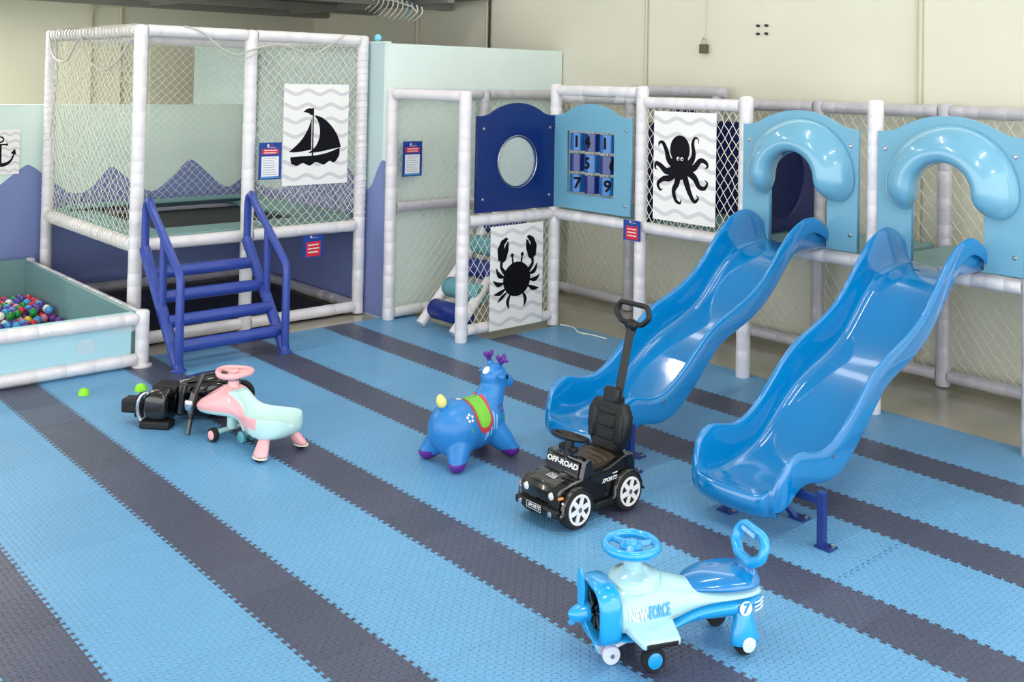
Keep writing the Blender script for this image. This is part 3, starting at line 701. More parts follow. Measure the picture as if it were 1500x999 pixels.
def art_crab(A):
    A.poly([(x,y-.03) for x,y in disc((0,0),.15,32,1.04,.98)])
    for s in(-1,1):
        A.rib([(s*.045,.09),(s*.055,.16)],[.02,.018],0,1); A.poly(disc((s*.057,.175),.018,14))
        A.rib([(s*.12,.02),(s*.175,.08),(s*.175,.13)],[.04,.03,.03],0)
        # claw
        c=[(.165,.12),(.215,.15),(.225,.24),(.185,.31),(.13,.335),(.105,.32),(.15,.27),(.15,.24),(.12,.29),(.10,.30),(.10,.22),(.13,.14)]
        A.poly([(s*x,y) for x,y in (c if s==1 else c)])
        for P_ in ([(.14,-.0),(.20,.02),(.235,.085)],[(.15,-.05),(.21,-.055),(.265,-.02)],[(.13,-.10),(.19,-.13),(.255,-.135)]):
            A.rib([(s*p[0],p[1]) for p in P_],[.014,.040,.006],0)
        A.rib([(s*.07,-.15),(s*.10,-.21),(s*.085,-.275)],[.014,.036,.006],0)
    A.rib([(-.11,-.13),(-.17,-.17),(-.215,-.205)],[.012,.03,.006],0)
def art_octo(A):
    A.poly([(x-.04,y+.135) for x,y in disc((0,0),.098,28,1,1.15)]); A.poly([(-.12,.09),(.04,.09),(.05,-.04),(-.02,-.10),(-.10,-.09),(-.11,-.02)])
    T_=[[(-.09,.01),(-.14,.05),(-.165,.12),(-.20,.175),(-.235,.17),(-.235,.14)],
        [(.0,.0),(.06,.04),(.09,.10),(.08,.18),(.10,.225),(.13,.215),(.13,.185)],
        [(.02,.0),(.09,.0),(.15,.06),(.20,.05),(.215,.02),(.19,.005)],
        [(-.09,-.02),(-.16,-.04),(-.22,.0),(-.26,.015),(-.27,-.02),(-.25,-.035)],
        [(-.07,-.04),(-.13,-.09),(-.19,-.10),(-.24,-.14),(-.22,-.185),(-.195,-.175)],
        [(-.05,-.04),(-.06,-.12),(-.09,-.18),(-.07,-.25),(-.03,-.27),(-.02,-.24)],
        [(.0,-.04),(.03,-.12),(.06,-.19),(.10,-.245),(.135,-.22),(.12,-.195)],
        [(.02,-.02),(.10,-.07),(.14,-.13),(.19,-.14),(.215,-.10),(.19,-.08)]]
    for t in T_:
        A.rib([(p[0]*1.07,p[1]*1.04) for p in t],[.06,.052,.040,.030,.018,.01,.006][:len(t)-1]+[.005],0,6)
POC=frame((-6.553,5.912,.495),(0,1,0),(0,0,1))
poster('crab',.60,.87,frame((-6.553,5.875,.497),(0,1,.008),(0,0,1)),art_crab,'white poster with a black crab on the low net beside the foam-roller stair',nw=8)
poster('boat',.655,.885,frame((-7.96,4.722,1.65),(0,1,-.0),(0,0,1)),art_boat,'white poster with a black sailboat hung on the trampoline net',nw=7)
r=poster('octo',.615,.86,frame((-5.108,6.302,1.508),(1,0,0),(0,0,1)),art_octo,'white poster with a black octopus on the climbing frame net',nw=7)
b=MB()
for dx in(-.047,-.008): b.flat([(x,y,.0040) for x,y in disc((dx,.065),.015,12)])
b.v=[(x,y,z) for x,y,z in b.v]; b.xf(frame((-5.108,6.298,1.508),(1,0,0),(0,0,1))@Matrix.Translation((0,0,.006))); 
o=b.build('eye',M_white,r,smooth=False); 
b2=MB()
for dx in(-.043,-.004): b2.flat([(x,y,.0046) for x,y in disc((dx,.063),.008,10)])
b2.xf(frame((-5.108,6.298,1.508),(1,0,0),(0,0,1))@Matrix.Translation((0,0,.006))); b2.build('pupil',M_ink,r,smooth=False)
finish(r)
def art_anchor(A):
    A.rib([(0,.07),(0,-.12)],[.022,.026],0,1); A.rib([(-.055,.068),(.055,.068)],[.014,.014],0,1)
    for s in(-1,1): A.poly(disc((s*.055,.068),.012,10)); A.rib([(0,-.125),(s*.05,-.115),(s*.095,-.08),(s*.12,-.02)],[.034,.03,.02,.012],0); A.poly([(s*.09,-.015),(s*.14,-.03),(s*.128,.03)])
    n=20
    for i in range(n):
        a=2*PI*i/n;c=2*PI*(i+1)/n
        A.b.flat([(math.cos(a)*.018,.115+math.sin(a)*.018,0),(math.cos(a)*.032,.115+math.sin(a)*.032,0),(math.cos(c)*.032,.115+math.sin(c)*.032,0),(math.cos(c)*.018,.115+math.sin(c)*.018,0)])
poster('anchor',.34,.42,frame((-10.345,2.772,1.40),(0,1,0),(0,0,1)),art_anchor,'white poster with a black anchor on the mural wall behind the ball pit',nw=6,wamp=.01,wl_=.1)
def notice(M,w,h,lab,small,lines=8):
    root=empty('notice_sign',M.to_translation(),label=lab,cat='sign')
    def rect(x0,y0,x1,y1,z,m,n,th=.0008):
        b=MB(); b.box(((x0+x1)/2,(y0+y1)/2,z),(x1-x0,y1-y0,th)); b.xf(M); b.build(n,m,root,smooth=False)
    rect(-w/2,-h/2,w/2,h/2,0,M_signb,'sheet',.003)
    rn=random.Random(int(w*1e4+h*1e3))
    def para(x0,x1,ys,size,m,text,z=.0022):
        for yk in ys:
            x=x0+rn.uniform(0,.03)*(x1-x0); xe=x1-rn.uniform(0,.25 if len(ys)>4 else .08)*(x1-x0); b=MB()
            while x<xe:
                l=min(rn.uniform(.06,.16)*(x1-x0),xe-x); b.box((x+l/2,yk,z),(l,size*.55,.0006)); x+=l+.02*(x1-x0)
            b.xf(M); b.build('text_line',m,root,smooth=False)
    # small emblem at the top: a few coloured marks over a white word stroke
    rect(-.028*w/.2,h*.39,-.012*w/.2,h*.45,.002,M_signw,'emblem'); rect(-.006*w/.2,h*.39,.03*w/.2,h*.45,.002,mat('emblem_purple',(96,60,130),.5),'emblem'); rect(-.03*w/.2,h*.36,.045*w/.2,h*.372,.002,M_signw,'emblem')
    if small:
        rect(-w*.34,-h*.44,w*.36,h*.20,.002,M_signr,'red_field'); para(-w*.26,w*.29,[h*.06,-h*.10,-h*.26],h*.10,M_signw,0,.0028)
    else:
        rect(-w*.36,h*.18,w*.36,h*.33,.002,M_signr,'red_field'); para(-w*.28,w*.30,[h*.285,h*.22],h*.042,M_signw,0,.0028)
        rect(-w*.38,-h*.42,w*.38,h*.12,.002,M_signw,'white_field'); para(-w*.32,w*.32,[h*(.07-.062*k) for k in range(lines)],h*.026,M_signg,0,.0028)
        rect(-w*.42,-h*.465,w*.42,-h*.435,.002,M_signc,'cyan_band')
    finish(root)
notice(frame((-7.945,4.268,1.432),(0,1,.0),(-.0,0,1)),.215,.315,'blue notice with red heading hung on the trampoline net',False)
notice(frame((-7.585,5.50,1.432),(.0,1,0),(0,.0,1)),.215,.315,'blue notice with red heading on the net by the entrance stair',False)
notice(frame((-7.955,4.712,.665),(0,1,.02),(0,0,1)),.205,.20,'small red notice on the lower rail of the trampoline',True)
notice(frame((-5.637,6.305,.955),(1,0,0),(0,0,1)),.185,.165,'small red notice on the climbing frame rail, below the number board',True)

# ================================================================== RIDE-ON TOYS
def wheel(parent,c,r,w,axis,tyre=M_rubber,rim=M_rim,spokes=0,name='wheel'):
    b=MB(); b.lathe([(r*.72,-w/2),(r*.93,-w/2),(r,-w*.3),(r,w*.3),(r*.93,w/2),(r*.72,w/2)],c,axis,26)
    t=b.build(name,tyre,parent)
    return t
# ---- black push car
J=empty('push_car',(-3.665,3.75,0),-PI/2,label='black off-road push car with tall parent handle and white wheels',cat='ride-on car')
def jb(name,b,m,**k): return b.build(name,m,J,**k)
# local: +x forward, +y left, z up ; left side faces the camera
hwid=.135
side=[(-.245,.12),(-.25,.17),(-.225,.255),(-.16,.262),(-.05,.225),(.06,.225),(.085,.285),(.115,.285),(.13,.215),(.255,.195),(.285,.175),(.285,.11),(.27,.09),(.26,.10)]
arc1=[(.18+.085*math.cos(a),.085+.095*math.sin(a)) for a in [PI*k/8 for k in range(0,9)]]; arc2=[(-.18+.085*math.cos(a),.085+.095*math.sin(a)) for a in [PI*k/8 for k in range(0,9)]]
ol=[(-.245,.10),(-.25,.17),(-.235,.255),(-.17,.262),(-.06,.228),(.05,.225),(.07,.29),(.105,.29),(.125,.215),(.26,.198),(.285,.175),(.285,.10)]+[(.265,.085)]+arc1[0:]+[(.085,.06),(-.085,.06)]+arc2[0:]+[(-.27,.085)]
ol=[(x,z) for x,z in ol]
me=curve_mesh([[(p[0],p[1]) for p in ol][::-1]],hwid-.012,.010); put(me,M_black,'body',J,frame((0,0,0),(1,0,0),(0,0,1)),smooth=True)
for s in(1,-1):
    for cx in(.18,-.18):   # fender flares
        b=MB(); P=[(cx+.10*math.cos(a),s*.148,.095+.102*math.sin(a)) for a in [PI*(k/10) for k in range(-0,11)]]
        P=[(cx+.118,s*.148,.085)]+P+[(cx-.118,s*.148,.085)]
        b.tube(P,.016,8,flat=.5); jb('fender',b,M_black)
    b=MB(); b.box((0,s*.146,.075),(.16,.02,.03)); jb('side_step',b,M_blackm,bevel=.004)
    b=MB(); b.box((-.01,s*.137,.213),(.17,.008,.012)); jb('side_trim',b,M_blackm)
for cx in(.18,-.18):
    for s in(1,-1):
        c=(cx,s*.135,.098); t=wheel(J,c,.098,.062,'y')
        y1_=s*(.135+.031)
        b=MB(); b.lathe([(.068,-.004),(.072,.002),(.070,.006)],(cx,y1_,.098),'y',26) if 0 else None
        ring=[]
        # rim with five windows
        outl=disc((0,0),.071,40); holes=[]
        for k in range(6):
            a=2*PI*k/6+.3; 
            holes.append([(math.cos(a+d)*r_,math.sin(a+d)*r_) for d,r_ in((-.36,.062),(.0,.064),(.36,.062),(.30,.044),(.0,.022),(-.30,.044))])
        me=curve_mesh([outl]+holes,.004,.0012); put(me,M_rim,'rim',t,frame((cx,y1_+s*.001,.098),(1,0,0),(0,0,1)))
        MB().lathe([(.069,-.003),(.069,.003)],(cx,y1_-s*.012,.098),'y',24).build('hub_back',M_blackm,t)
        MB().lathe([(.012,-.008),(.012,.008)],(cx,y1_,.098),'y',12).build('hub_cap',M_bolt,t)
b=MB(); b.box((.21,0,.208),(.13,.17,.014),(0,.08,0)); jb('bonnet',b,M_black,bevel=.006)
b=MB(); b.box((.20,0,.219),(.05,.06,.006),(0,.08,0)); jb('bonnet_badge',b,M_chrome,bevel=.002)
for s in(1,-1):
    b=MB(); b.lathe([(.004,.012),(.017,.008),(.019,0),(.019,-.02)],(0,0,0),'x',16); b.xf(Matrix.Translation((.29,s*.088,.165))); jb('headlight',b,M_fire)
    b=MB(); b.box((.277,s*.128,.165),(.03,.03,.012)); jb('turn_signal',b,M_amber,bevel=.004)
    b=MB(); b.box((.262,s*.147,.14),(.03,.014,.016)); jb('marker_light',b,M_rim,bevel=.003)
    b=MB(); b.lathe([(.004,.006),(.013,.004),(.015,-.004)],(.318,s*.105,.092),'x',12); jb('fog_light',b,M_chrome)
for k in range(7):
    b=MB(); b.box((.289,(k-3)*.017,.155),(.008,.008,.055)); jb('grille_bar',b,M_blackm,bevel=.002)
b=MB(); b.box((.302,0,.095),(.035,.29,.038)); jb('bumper',b,M_blackm,bevel=.008)
b=MB(); b.box((.322,0,.10),(.006,.10,.032)); pl=jb('number_plate',b,M_blackm)
for dz in(-.0155,.0155): MB().box((.326,0,.10+dz),(.001,.1,.0018)).build('plate_border',M_rim,pl,smooth=False)
for dy in(-.05,.05): MB().box((.326,dy,.10),(.001,.0018,.031)).build('plate_border',M_rim,pl,smooth=False)
me=text_mesh('SPORTS',.024,.0004,.0006,.3); put(me,M_rim,'plate_text',pl,frame((.3262,0,.10),(0,1,0),(0,0,1)))
# windscreen with wording
Mw=frame((.136,0,.250),(0,1,0),(-.16,0,1))
b=MB(); b.box((0,0,0),(.22,.085,.008)); b.xf(Mw); ws=jb('windscreen',b,M_black,bevel=.004)
me=text_mesh('OFF-ROAD',.036,.0005,.0016,.15,1.22); put(me,M_rim,'lettering',ws,Mw@Matrix.Translation((0,.018,.0048)))
me=text_mesh('SPORTS',.026,.0005,.0008,.4,1.15); put(me,M_rim,'lettering',J,frame((-.06,.1365,.178),(-1,0,0),(0,0,1)))
MB().box((-.10,.1368,.203),(.035,.001,.006)).build('side_mark',M_rim,J,smooth=False)
# seat with ribs, backrest, headrest
b=MB()
secs=[]
for i in range(19):
    x=.065-.22*i/18; z=.268+.010*abs(math.sin(PI*i/18*5))-.004
    secs.append([(x,-.100,z-.045),(x,-.102,z-.010),(x,-.07,z),(x,0,z+.003),(x,.07,z),(x,.102,z-.010),(x,.100,z-.045)])
b.loft(secs); jb('seat',b,M_seat)
br=[(-.1,.0),(-.12,.05),(-.118,.13),(-.09,.175),(.09,.175),(.118,.13),(.12,.05),(.1,.0),(.07,-.045),(-.07,-.045)]
me=curve_mesh([br[::-1]],.018,.014); Mb=frame((-.195,0,.318),(0,1,0),(-.12,0,1)); bk=put(me,M_blackm,'backrest',J,Mb,smooth=True)
for (yy,hh) in((.02,.045),(.085,.05),(.14,.03)):
    b=MB(); b.box((0,yy,.03),(.11,hh,.016)); b.xf(Mb); b.build('padding_rib',M_blackm,bk,bevel=.007)
for s in(1,-1):
    b=MB(); b.box((s*.09,.07,.028),(.05,.16,.03),(0,0,s*.0)); b.xf(Mb); b.build('side_bolster',M_blackm,bk,bevel=.014)
b=MB(); b.box((0,.215,.0),(.10,.085,.045),taper=1); b.xf(Mb); jb('headrest',b,M_blackm,bevel=.015)
for zz in(.06,.11):
    b=MB(); b.box((.0,zz,-.045),(.06,.012,.03)); b.xf(Mb); b.build('rear_clip',M_blackm,bk,bevel=.003)
    b=MB(); b.box((-.10,zz+.0,-.03),(.05,.014,.03)); b.xf(Mb); b.build('rear_clip',M_blackm,bk,bevel=.003)
# push pole
p0=Vector((-.205,0,.30)); p1=Vector((-.355,0,.86))
b=MB(); b.tube([p0,p0.lerp(p1,.5),p1],[.034,.030,.030],4); 
jb('push_pole',b,M_blackm,smooth=False,bevel=.003)
b=MB(); b.box((-.255,0,.50),(.06,.06,.04)); jb('pole_collar',b,M_blackm,bevel=.006)
b=MB(); b.lathe([(.02,-.05),(.032,-.02),(.045,.0),(.04,.02),(.02,.03)],(-.357,0,.875),'z',16,sx=.7); jb('handle_neck',b,M_blackm)
hp=[(-.05,.0),(-.066,.008),(-.092,.045),(-.096,.062),(-.088,.108),(-.078,.124),(-.060,.130),(.060,.130),(.078,.124),(.088,.108),(.096,.062),(.092,.045),(.066,.008),(.05,.0)]
b=MB(); b.tube([(-.36-.35*p[1]*.35,p[0]*1.18,.885+p[1]*.76) for p in hp],.0145,10,closed=True); jb('handle_grip',b,M_blackm)
# steering wheel
col0=Vector((.100,0,.26)); col1=Vector((.085,0,.385))
b=MB(); b.tube([col0,col0.lerp(col1,.3),col1],[.026,.024,.022],16); jb('steering_column',b,M_blackm)
b=MB(); b.box((.095,0,.33),(.035,.11,.028)); jb('column_switch',b,M_blackm,bevel=.006)
Msw=frame(col1,(0,1,0),(-.96,0,-.28))
b=MB(); b.tube([(math.cos(2*PI*k/28)*.088,math.sin(2*PI*k/28)*.088,.0) for k in range(28)],.011,10,closed=True)
b.ell((0,0,-.004),(.036,.03,.014))
for a in(0,PI,PI*1.5): b.tube([(0,0,-.002),(math.cos(a)*.085,math.sin(a)*.085,0)],[.012,.009],8)
b.xf(Msw); jb('steering_wheel',b,M_blackm)
# ---- airplane swing car
ang=math.atan2(-.392,-.168)
A_=empty('airplane_ride_on',(-2.455,3.335,0),ang,label='blue and mint airplane-shaped ride-on with propeller and steering wheel',cat='ride-on toy')
def ab(name,b,m,**k): return b.build(name,m,A_,**k)
def supe(cx,cy,cz,ry,rz0,rz1,n=24,p=2.6,x=None):
    pts=[]
    for k in range(n):
        a=2*PI*k/n; c,s=math.cos(a),math.sin(a); yy=math.copysign(abs(c)**(2/p),c)*ry; zz=math.copysign(abs(s)**(2/p),s); zz=zz*(rz1 if zz>0 else rz0)
        pts.append((cx,cy+yy,cz+zz))
    return pts
# body upper (mint) and lower (blue): stations x, half width, z centre line, top, bottom
ST=[(-.115,.055,.205,.218,.178),(-.10,.098,.226,.234,.15),(-.05,.125,.226,.240,.126),(.03,.130,.224,.240,.115),(.10,.112,.216,.244,.115),(.17,.095,.198,.254,.115),(.23,.098,.178,.276,.112),(.30,.115,.158,.300,.105),(.38,.128,.148,.316,.10),(.44,.128,.142,.310,.10),(.49,.120,.142,.298,.105),(.515,.115,.142,.290,.108)]
up=[];lo=[]
for x,hw_,zc,zt,zb in ST:
    n=14
    up.append([(x,math.cos(PI*k/n)*hw_*(1 if 0<k<n else 1),zc-.02+(math.sin(PI*k/n)**.75)*(zt-zc+.02)) for k in range(n+1)])
    lo.append([(x,math.cos(PI*k/n)*hw_*.985,zc-.018-(math.sin(PI*k/n)**.6)*(zc-.018-zb)) for k in range(n+1)])
b=MB(); b.loft(up); ab('upper_shell',b,M_pm,sub=1)
b=MB(); b.loft(lo); ab('lower_shell',b,M_pb,sub=1)
# cowl
cowl=[]
for x,f in((.500,1.0),(.506,1.06),(.56,1.07),(.582,1.02),(.588,.92),(.580,.83),(.55,.80)):
    cowl.append(supe(x,0,.188,.118*f,.095*f,.110*f,28,3.2))
b=MB(); b.loft(cowl,caps=False); ab('nose_cowl',b,M_pb,sub=1)
b=MB(); b.loft([supe(.545,0,.188,.09,.075,.085,24,3),supe(.552,0,.188,.085,.07,.08,24,3)]); ab('nose_recess',b,M_blackm)
for k in range(8):
    a=2*PI*k/8; b=MB(); b.tube([(.556,math.cos(a)*.02,.188+math.sin(a)*.02),(.556,math.cos(a)*.066,.188+math.sin(a)*.066)],.008,6); ab('engine_cylinder',b,M_black)
b=MB(); b.lathe([(.012,-.03),(.034,-.028),(.034,.0),(.028,.025),(.014,.045),(.002,.052)],(.615,0,.186),'x',20); pr=ab('propeller_hub',b,M_pb)
for k in range(3):
    a=PI/2+.12+2*PI*k/3; d=Vector((0,math.cos(a),math.sin(a))); nrm=Vector((0,-math.sin(a),math.cos(a)))
    secs=[]
    for t,wd in((.02,.010),(.05,.017),(.09,.022),(.13,.019),(.155,.010),(.162,.004)):
        c=Vector((.612,0,.186))+d*t; secs.append([c+nrm*wd*ca+Vector((1,0,0))*(.0045*sa+wd*.35*ca) for ca,sa in((1,0),(.7,.7),(0,1),(-.7,.7),(-1,0),(-.7,-.7),(0,-1),(.7,-.7))])
    b=MB(); b.loft(secs); b.build('blade',M_pb,pr)
# wings
for s in(1,-1):
    b=MB(); W0=[(.46,.10),(.50,.12)]
    top=[(.49,s*.105,.165),(.29,s*.105,.165),(.305,s*.205,.142),(.455,s*.205,.142)]
    b.add([(x,y_,z+.012) for x,y_,z in top]+[(x,y_,z-.016) for x,y_,z in top],[[0,1,2,3],[7,6,5,4],[0,4,5,1],[1,5,6,2],[2,6,7,3],[3,7,4,0]]); ab('wing',b,M_pm,bevel=.008)
    b=MB(); b.box((.38,s*.2065,.139),(.125,.006,.017)); ab('wing_grip',b,M_blackm,bevel=.003)
# steering base, column, wheel
b=MB(); b.lathe([(.112,-.03),(.106,-.004),(.092,.012),(.062,.020),(.042,.034)],(.40,0,.298),'z',28,sx=1.0,sy=.85); ab('column_base',b,M_pm)
b=MB(); b.lathe([(.02,.001),(.018,.002)],(.335,-.02,.333),'z',16); ab('round_badge',b,M_ptext)
b=MB(); b.cyl((.405,0,.32),(.412,0,.382),.036,20); ab('steering_column',b,M_pm)
b=MB(); b.cyl((.412,0,.38),(.413,0,.392),.027,16); ab('column_gasket',b,M_blackm)
cw=(.415,0,.412); b=MB(); b.tube([(math.cos(2*PI*k/32)*.098,math.sin(2*PI*k/32)*.098,.0) for k in range(32)],.0165,12,closed=True); b.v=[(x,y_,z*1.1) for x,y_,z in b.v]
b.xf(Matrix.Translation(cw)@Euler((0,.0,0)).to_matrix().to_4x4()); sw=ab('steering_wheel',b,M_pb)
b=MB(); b.lathe([(.042,-.02),(.045,0),(.034,.012),(.026,.010),(.022,.018),(.012,.02)],cw,'z',20); b.build('horn_boss',M_pb,sw)
for a in(.5,PI-.5,-PI/2):
    b=MB(); b.tube([(cw[0]+math.sin(a)*.03,cw[1]+math.cos(a)*.03,cw[2]),(cw[0]+math.sin(a)*.09,cw[1]+math.cos(a)*.09,cw[2])],[.02,.014],8,flat=.6); b.build('spoke',M_pb,sw)
# seat and back handle
secs=[]
for x,w_,z in((.225,.02,.250),(.20,.055,.256),(.14,.095,.272),(.07,.122,.282),(0,.128,.280),(-.05,.123,.278),(-.09,.098,.278),(-.114,.055,.270)):
    n=12; secs.append([(x,math.cos(PI*k/n)*w_,.226+(math.sin(PI*k/n)**.6)*(z-.226)) for k in range(n+1)])
b=MB(); b.loft(secs); ab('seat',b,M_pdeep,sub=1)
b=MB(); b.loft([supe(-.075,0,.0,.001,.001,.001)]) if 0 else None
b=MB(); secs=[]
for z,w_,d,xx in((.245,.085,.030,-.072),(.272,.075,.026,-.075),(.292,.06,.021,-.078),(.304,.05,.018,-.08)):
    secs.append([(xx+math.sin(2*PI*k/16)*d,math.cos(2*PI*k/16)*w_,z) for k in range(16)])
b=MB(); b.loft(secs); ab('backrest_neck',b,M_pdeep,sub=1)
hp=[(-.045,-.002),(-.06,.004),(-.098,.030),(-.107,.042),(-.108,.075),(-.104,.088),(-.082,.110),(-.068,.116),(.068,.116),(.082,.110),(.104,.088),(.108,.075),(.107,.042),(.098,.030),(.06,.004),(.045,-.002)]
b=MB(); P=[(-.078-.35*p[1],p[0]*.88,.302+p[1]*.86) for p in hp]; b.tube(P,.0225,12,closed=True,flat=.85); ab('back_handle',b,M_pb)
MB().box((-.0895,0,.402),(.004,.095,.020),(0,-.3,0)).build('label_plate',M_ptext,A_,bevel=.001)
me=text_mesh('NEW-FORCE',.016,.0003,.0004,0,.95); put(me,M_ptextw,'lettering',A_,frame((-.0865,0,.402),(0,1,0),(-.25,0,1)))
# body lettering and stripes, curved onto the shell
def wrap_text(t,size,x,z,m,sx=1,off=.0015,hw=.128,bulge=0,name='lettering',tw=0):
    me=text_mesh(t,size,.0006,off,.0,sx); finer(me)
    for v in me.vertices:
        X=x-v.co.x; Z=z+v.co.y
        # shell half width at station X
        for i in range(len(ST)-1):
            if ST[i][0]<=X<=ST[i+1][0]:
                k=(X-ST[i][0])/(ST[i+1][0]-ST[i][0]); hw_=ST[i][1]*(1-k)+ST[i+1][1]*k; zc=ST[i][2]*(1-k)+ST[i+1][2]*k; zt=ST[i][3]*(1-k)+ST[i+1][3]*k; break
        else: hw_,zc,zt=.12,.205,.35
        q=min(max((Z-(zc-.02))/(zt-zc+.02),0),.99); 
        Y=hw_*math.sqrt(max(0,1-(q**(1/.75))**2)) if q>0 else hw_
        v.co=Vector((X,Y+.0015+v.co.z,Z))
    put(me,m,name,A_,Matrix.Identity(4))
wrap_text('NEW',.058,.437,.208,M_ptextw,.56,.0018); wrap_text('-FORCE',.058,.352,.210,M_ptext,.50,.0018)
b=MB(); b.lathe([(.0265,-.001),(.0265,.001)],(-.005,.1295,.178),'y',24); ab('round_number_badge',b,M_signw)
me=text_mesh('7',.05,.0006,.002,.1); put(me,M_pb,'numeral',A_,frame((-.005,.1315,.178),(-1,0,0),(0,0,1)))
for k in range(3):
    b=MB(); b.tube([(-.045,.127,.192-.015*k),(-.07,.121,.195-.015*k),(-.094,.104,.199-.015*k)],.003,6); ab('white_stripe',b,M_ptextw)
for x in(.06,.17): b=MB(); b.lathe([(.007,-.002),(.007,.002)],(x,.124 if x<.1 else .096,.145),'y',10); ab('screw_hole',b,M_pdeep)
# rear legs and wheels
for s in(1,-1):
    b=MB(); secs=[]
    for z,r1,r2,dy in((.17,.036,.03,0),(.14,.036,.03,.004),(.11,.048,.034,.008),(.07,.060,.037,.012),(.045,.062,.036,.013),(.035,.050,.03,.013)):
        secs.append([(-.01+math.cos(2*PI*k/16)*r1,s*(.098+dy)+math.sin(2*PI*k/16)*r2,z) for k in range(16)])
    b.loft(secs); ab('rear_leg',b,M_pb,sub=1)
    wheel(A_,(-.01,s*.108,.04),.040,.04,'y'); b=MB(); b.lathe([(.026,-.003),(.028,.003),(.02,.006)],(-.01,s*.146,.05),'y',18); ab('hub_cap',b,M_ptextw)
# front wheels on axle and white steering bogie
for s in(1,-1):
    wheel(A_,(.375,s*.118,.045),.045,.036,'y'); b=MB(); b.lathe([(.03,-.003),(.029,.004),(.015,.009)],(.375,s*.136,.045),'y',18); ab('hub_cap',b,M_pb)
b=MB(); b.cyl((.375,-.11,.05),(.375,.11,.05),.012,10); ab('front_axle',b,M_pw)
b=MB(); b.tube([(.40,0,.13),(.40,0,.09)],.05,16); ab('bogie_post',b,M_blackm)
for s in(1,-1):
    b=MB(); b.tube([(.375,s*.095,.075),(.40,s*.07,.10),(.44,s*.045,.095),(.485,s*.015,.055),(.50,s*.0,.04)],[.016,.018,.018,.016,.012],10,flat=.8); ab('bogie_arm',b,M_pw)
for s in(1,-1):
    wheel(A_,(.505,s*.034,.034),.034,.022,'y',tyre=M_pw); b=MB(); b.lathe([(.027,-.012),(.027,.012)],(.505,s*.034,.034),'y',16); ab('caster_disc',b,M_pw)
b=MB(); b.cyl((.505,-.05,.034),(.505,.05,.034),.008,10); ab('caster_axle',b,M_bolt)
# ---- pink and mint swing car
sa=math.atan2(-.12,-.70)
K=empty('swing_car',(-5.29,2.94,0),sa,label='pink and mint swing car with round pink steering wheel',cat='ride-on toy')
def kb(name,b,m,**k): return b.build(name,m,K,**k)
# stations x, halfwidth, bottom z, rim z, mid (saddle) z
KS=[(-.11,.03,.165,.205,.19),(-.095,.09,.125,.228,.172),(-.05,.13,.098,.232,.158),(.02,.148,.088,.225,.150),(.10,.142,.090,.215,.150),(.18,.118,.105,.210,.165),(.25,.092,.125,.228,.200),(.32,.088,.135,.265,.250),(.39,.105,.135,.300,.298),(.45,.128,.13,.302,.318),(.52,.138,.125,.265,.290),(.58,.136,.12,.238,.252),(.635,.122,.12,.212,.222),(.675,.075,.13,.175,.185),(.695,.03,.14,.162,.166)]
b=MB(); ring_all=[]; NB=8
for x,hw_,zb,zr,zm in KS:
    base=min(zb+.04,zr-.01); H=zr-base
    if x<.24: pr_=[(1,base),(1.03,base+H*.35),(1.03,base+H*.7),(1.0,zr-.004),(.95,zr+.001),(.86,zr-.012),(.55,zm+.004),(.28,zm),(0,zm)]
    else: pr_=[(1,base),(1.02,base+H*.22),(.96,base+H*.45),(.84,base+H*.7),(.66,base+H*.88),(.5,zr-.006),(.34,(zr+zm)/2),(.18,zm-.002),(0,zm)]
    R2=[(x,f*hw_,z) for f,z in pr_]+[(x,-f*hw_,z) for f,z in pr_[::-1][1:]]
    L2=[(x,-math.cos(PI*k/NB)*hw_,base-(math.sin(PI*k/NB)**.7)*(base-zb)) for k in range(1,NB)]
    ring_all.append(R2+L2)
b.loft(ring_all); ns=len(ring_all[0])
for fi in range((len(KS)-1)*ns):
    i,j=divmod(fi,ns); x=KS[i][0]; jj=j if j<8 else (15-j if j<16 else 99)
    pink=False
    if jj<99:
        if x>=.37: pink=True
        elif x>=.10: pink= jj<=3
        elif x>=-.03: pink= jj in(1,2,3)
    b.m[fi]=1 if pink else 0
kb('shell',b,[M_mintp,M_pink],sub=2)
b=MB(); b.lathe([(.04,-.02),(.034,.0),(.03,.018),(.018,.024)],(.435,0,.312),'z',18); kb('column_base',b,M_pink)
b=MB(); b.lathe([(.026,0),(.026,.008)],(.435,0,.332),'z',16); kb('column_collar',b,M_bolt)
b=MB(); b.cyl((.435,0,.335),(.435,0,.37),.022,14); kb('steering_column',b,M_pink)
cw=(.438,0,.380); b=MB()
def hexr(a): return .098*(1+.10*math.cos(3*a))
b.tube([(cw[0]+math.cos(2*PI*k/30)*hexr(2*PI*k/30),cw[1]+math.sin(2*PI*k/30)*hexr(2*PI*k/30),cw[2]) for k in range(30)],.0165,10,closed=True)
b.ell((cw[0],cw[1],cw[2]+.004),(.034,.034,.016))
for a in(0,2*PI/3,4*PI/3): b.tube([(cw[0],cw[1],cw[2]),(cw[0]+math.cos(a)*.1,cw[1]+math.sin(a)*.1,cw[2])],[.018,.014],8,flat=.7)
kb('steering_wheel',b,M_pink)
b=MB(); b.lathe([(.013,0),(.012,.004)],(.36,.084,.245),'y',12); kb('round_button',b,M_dwhite)
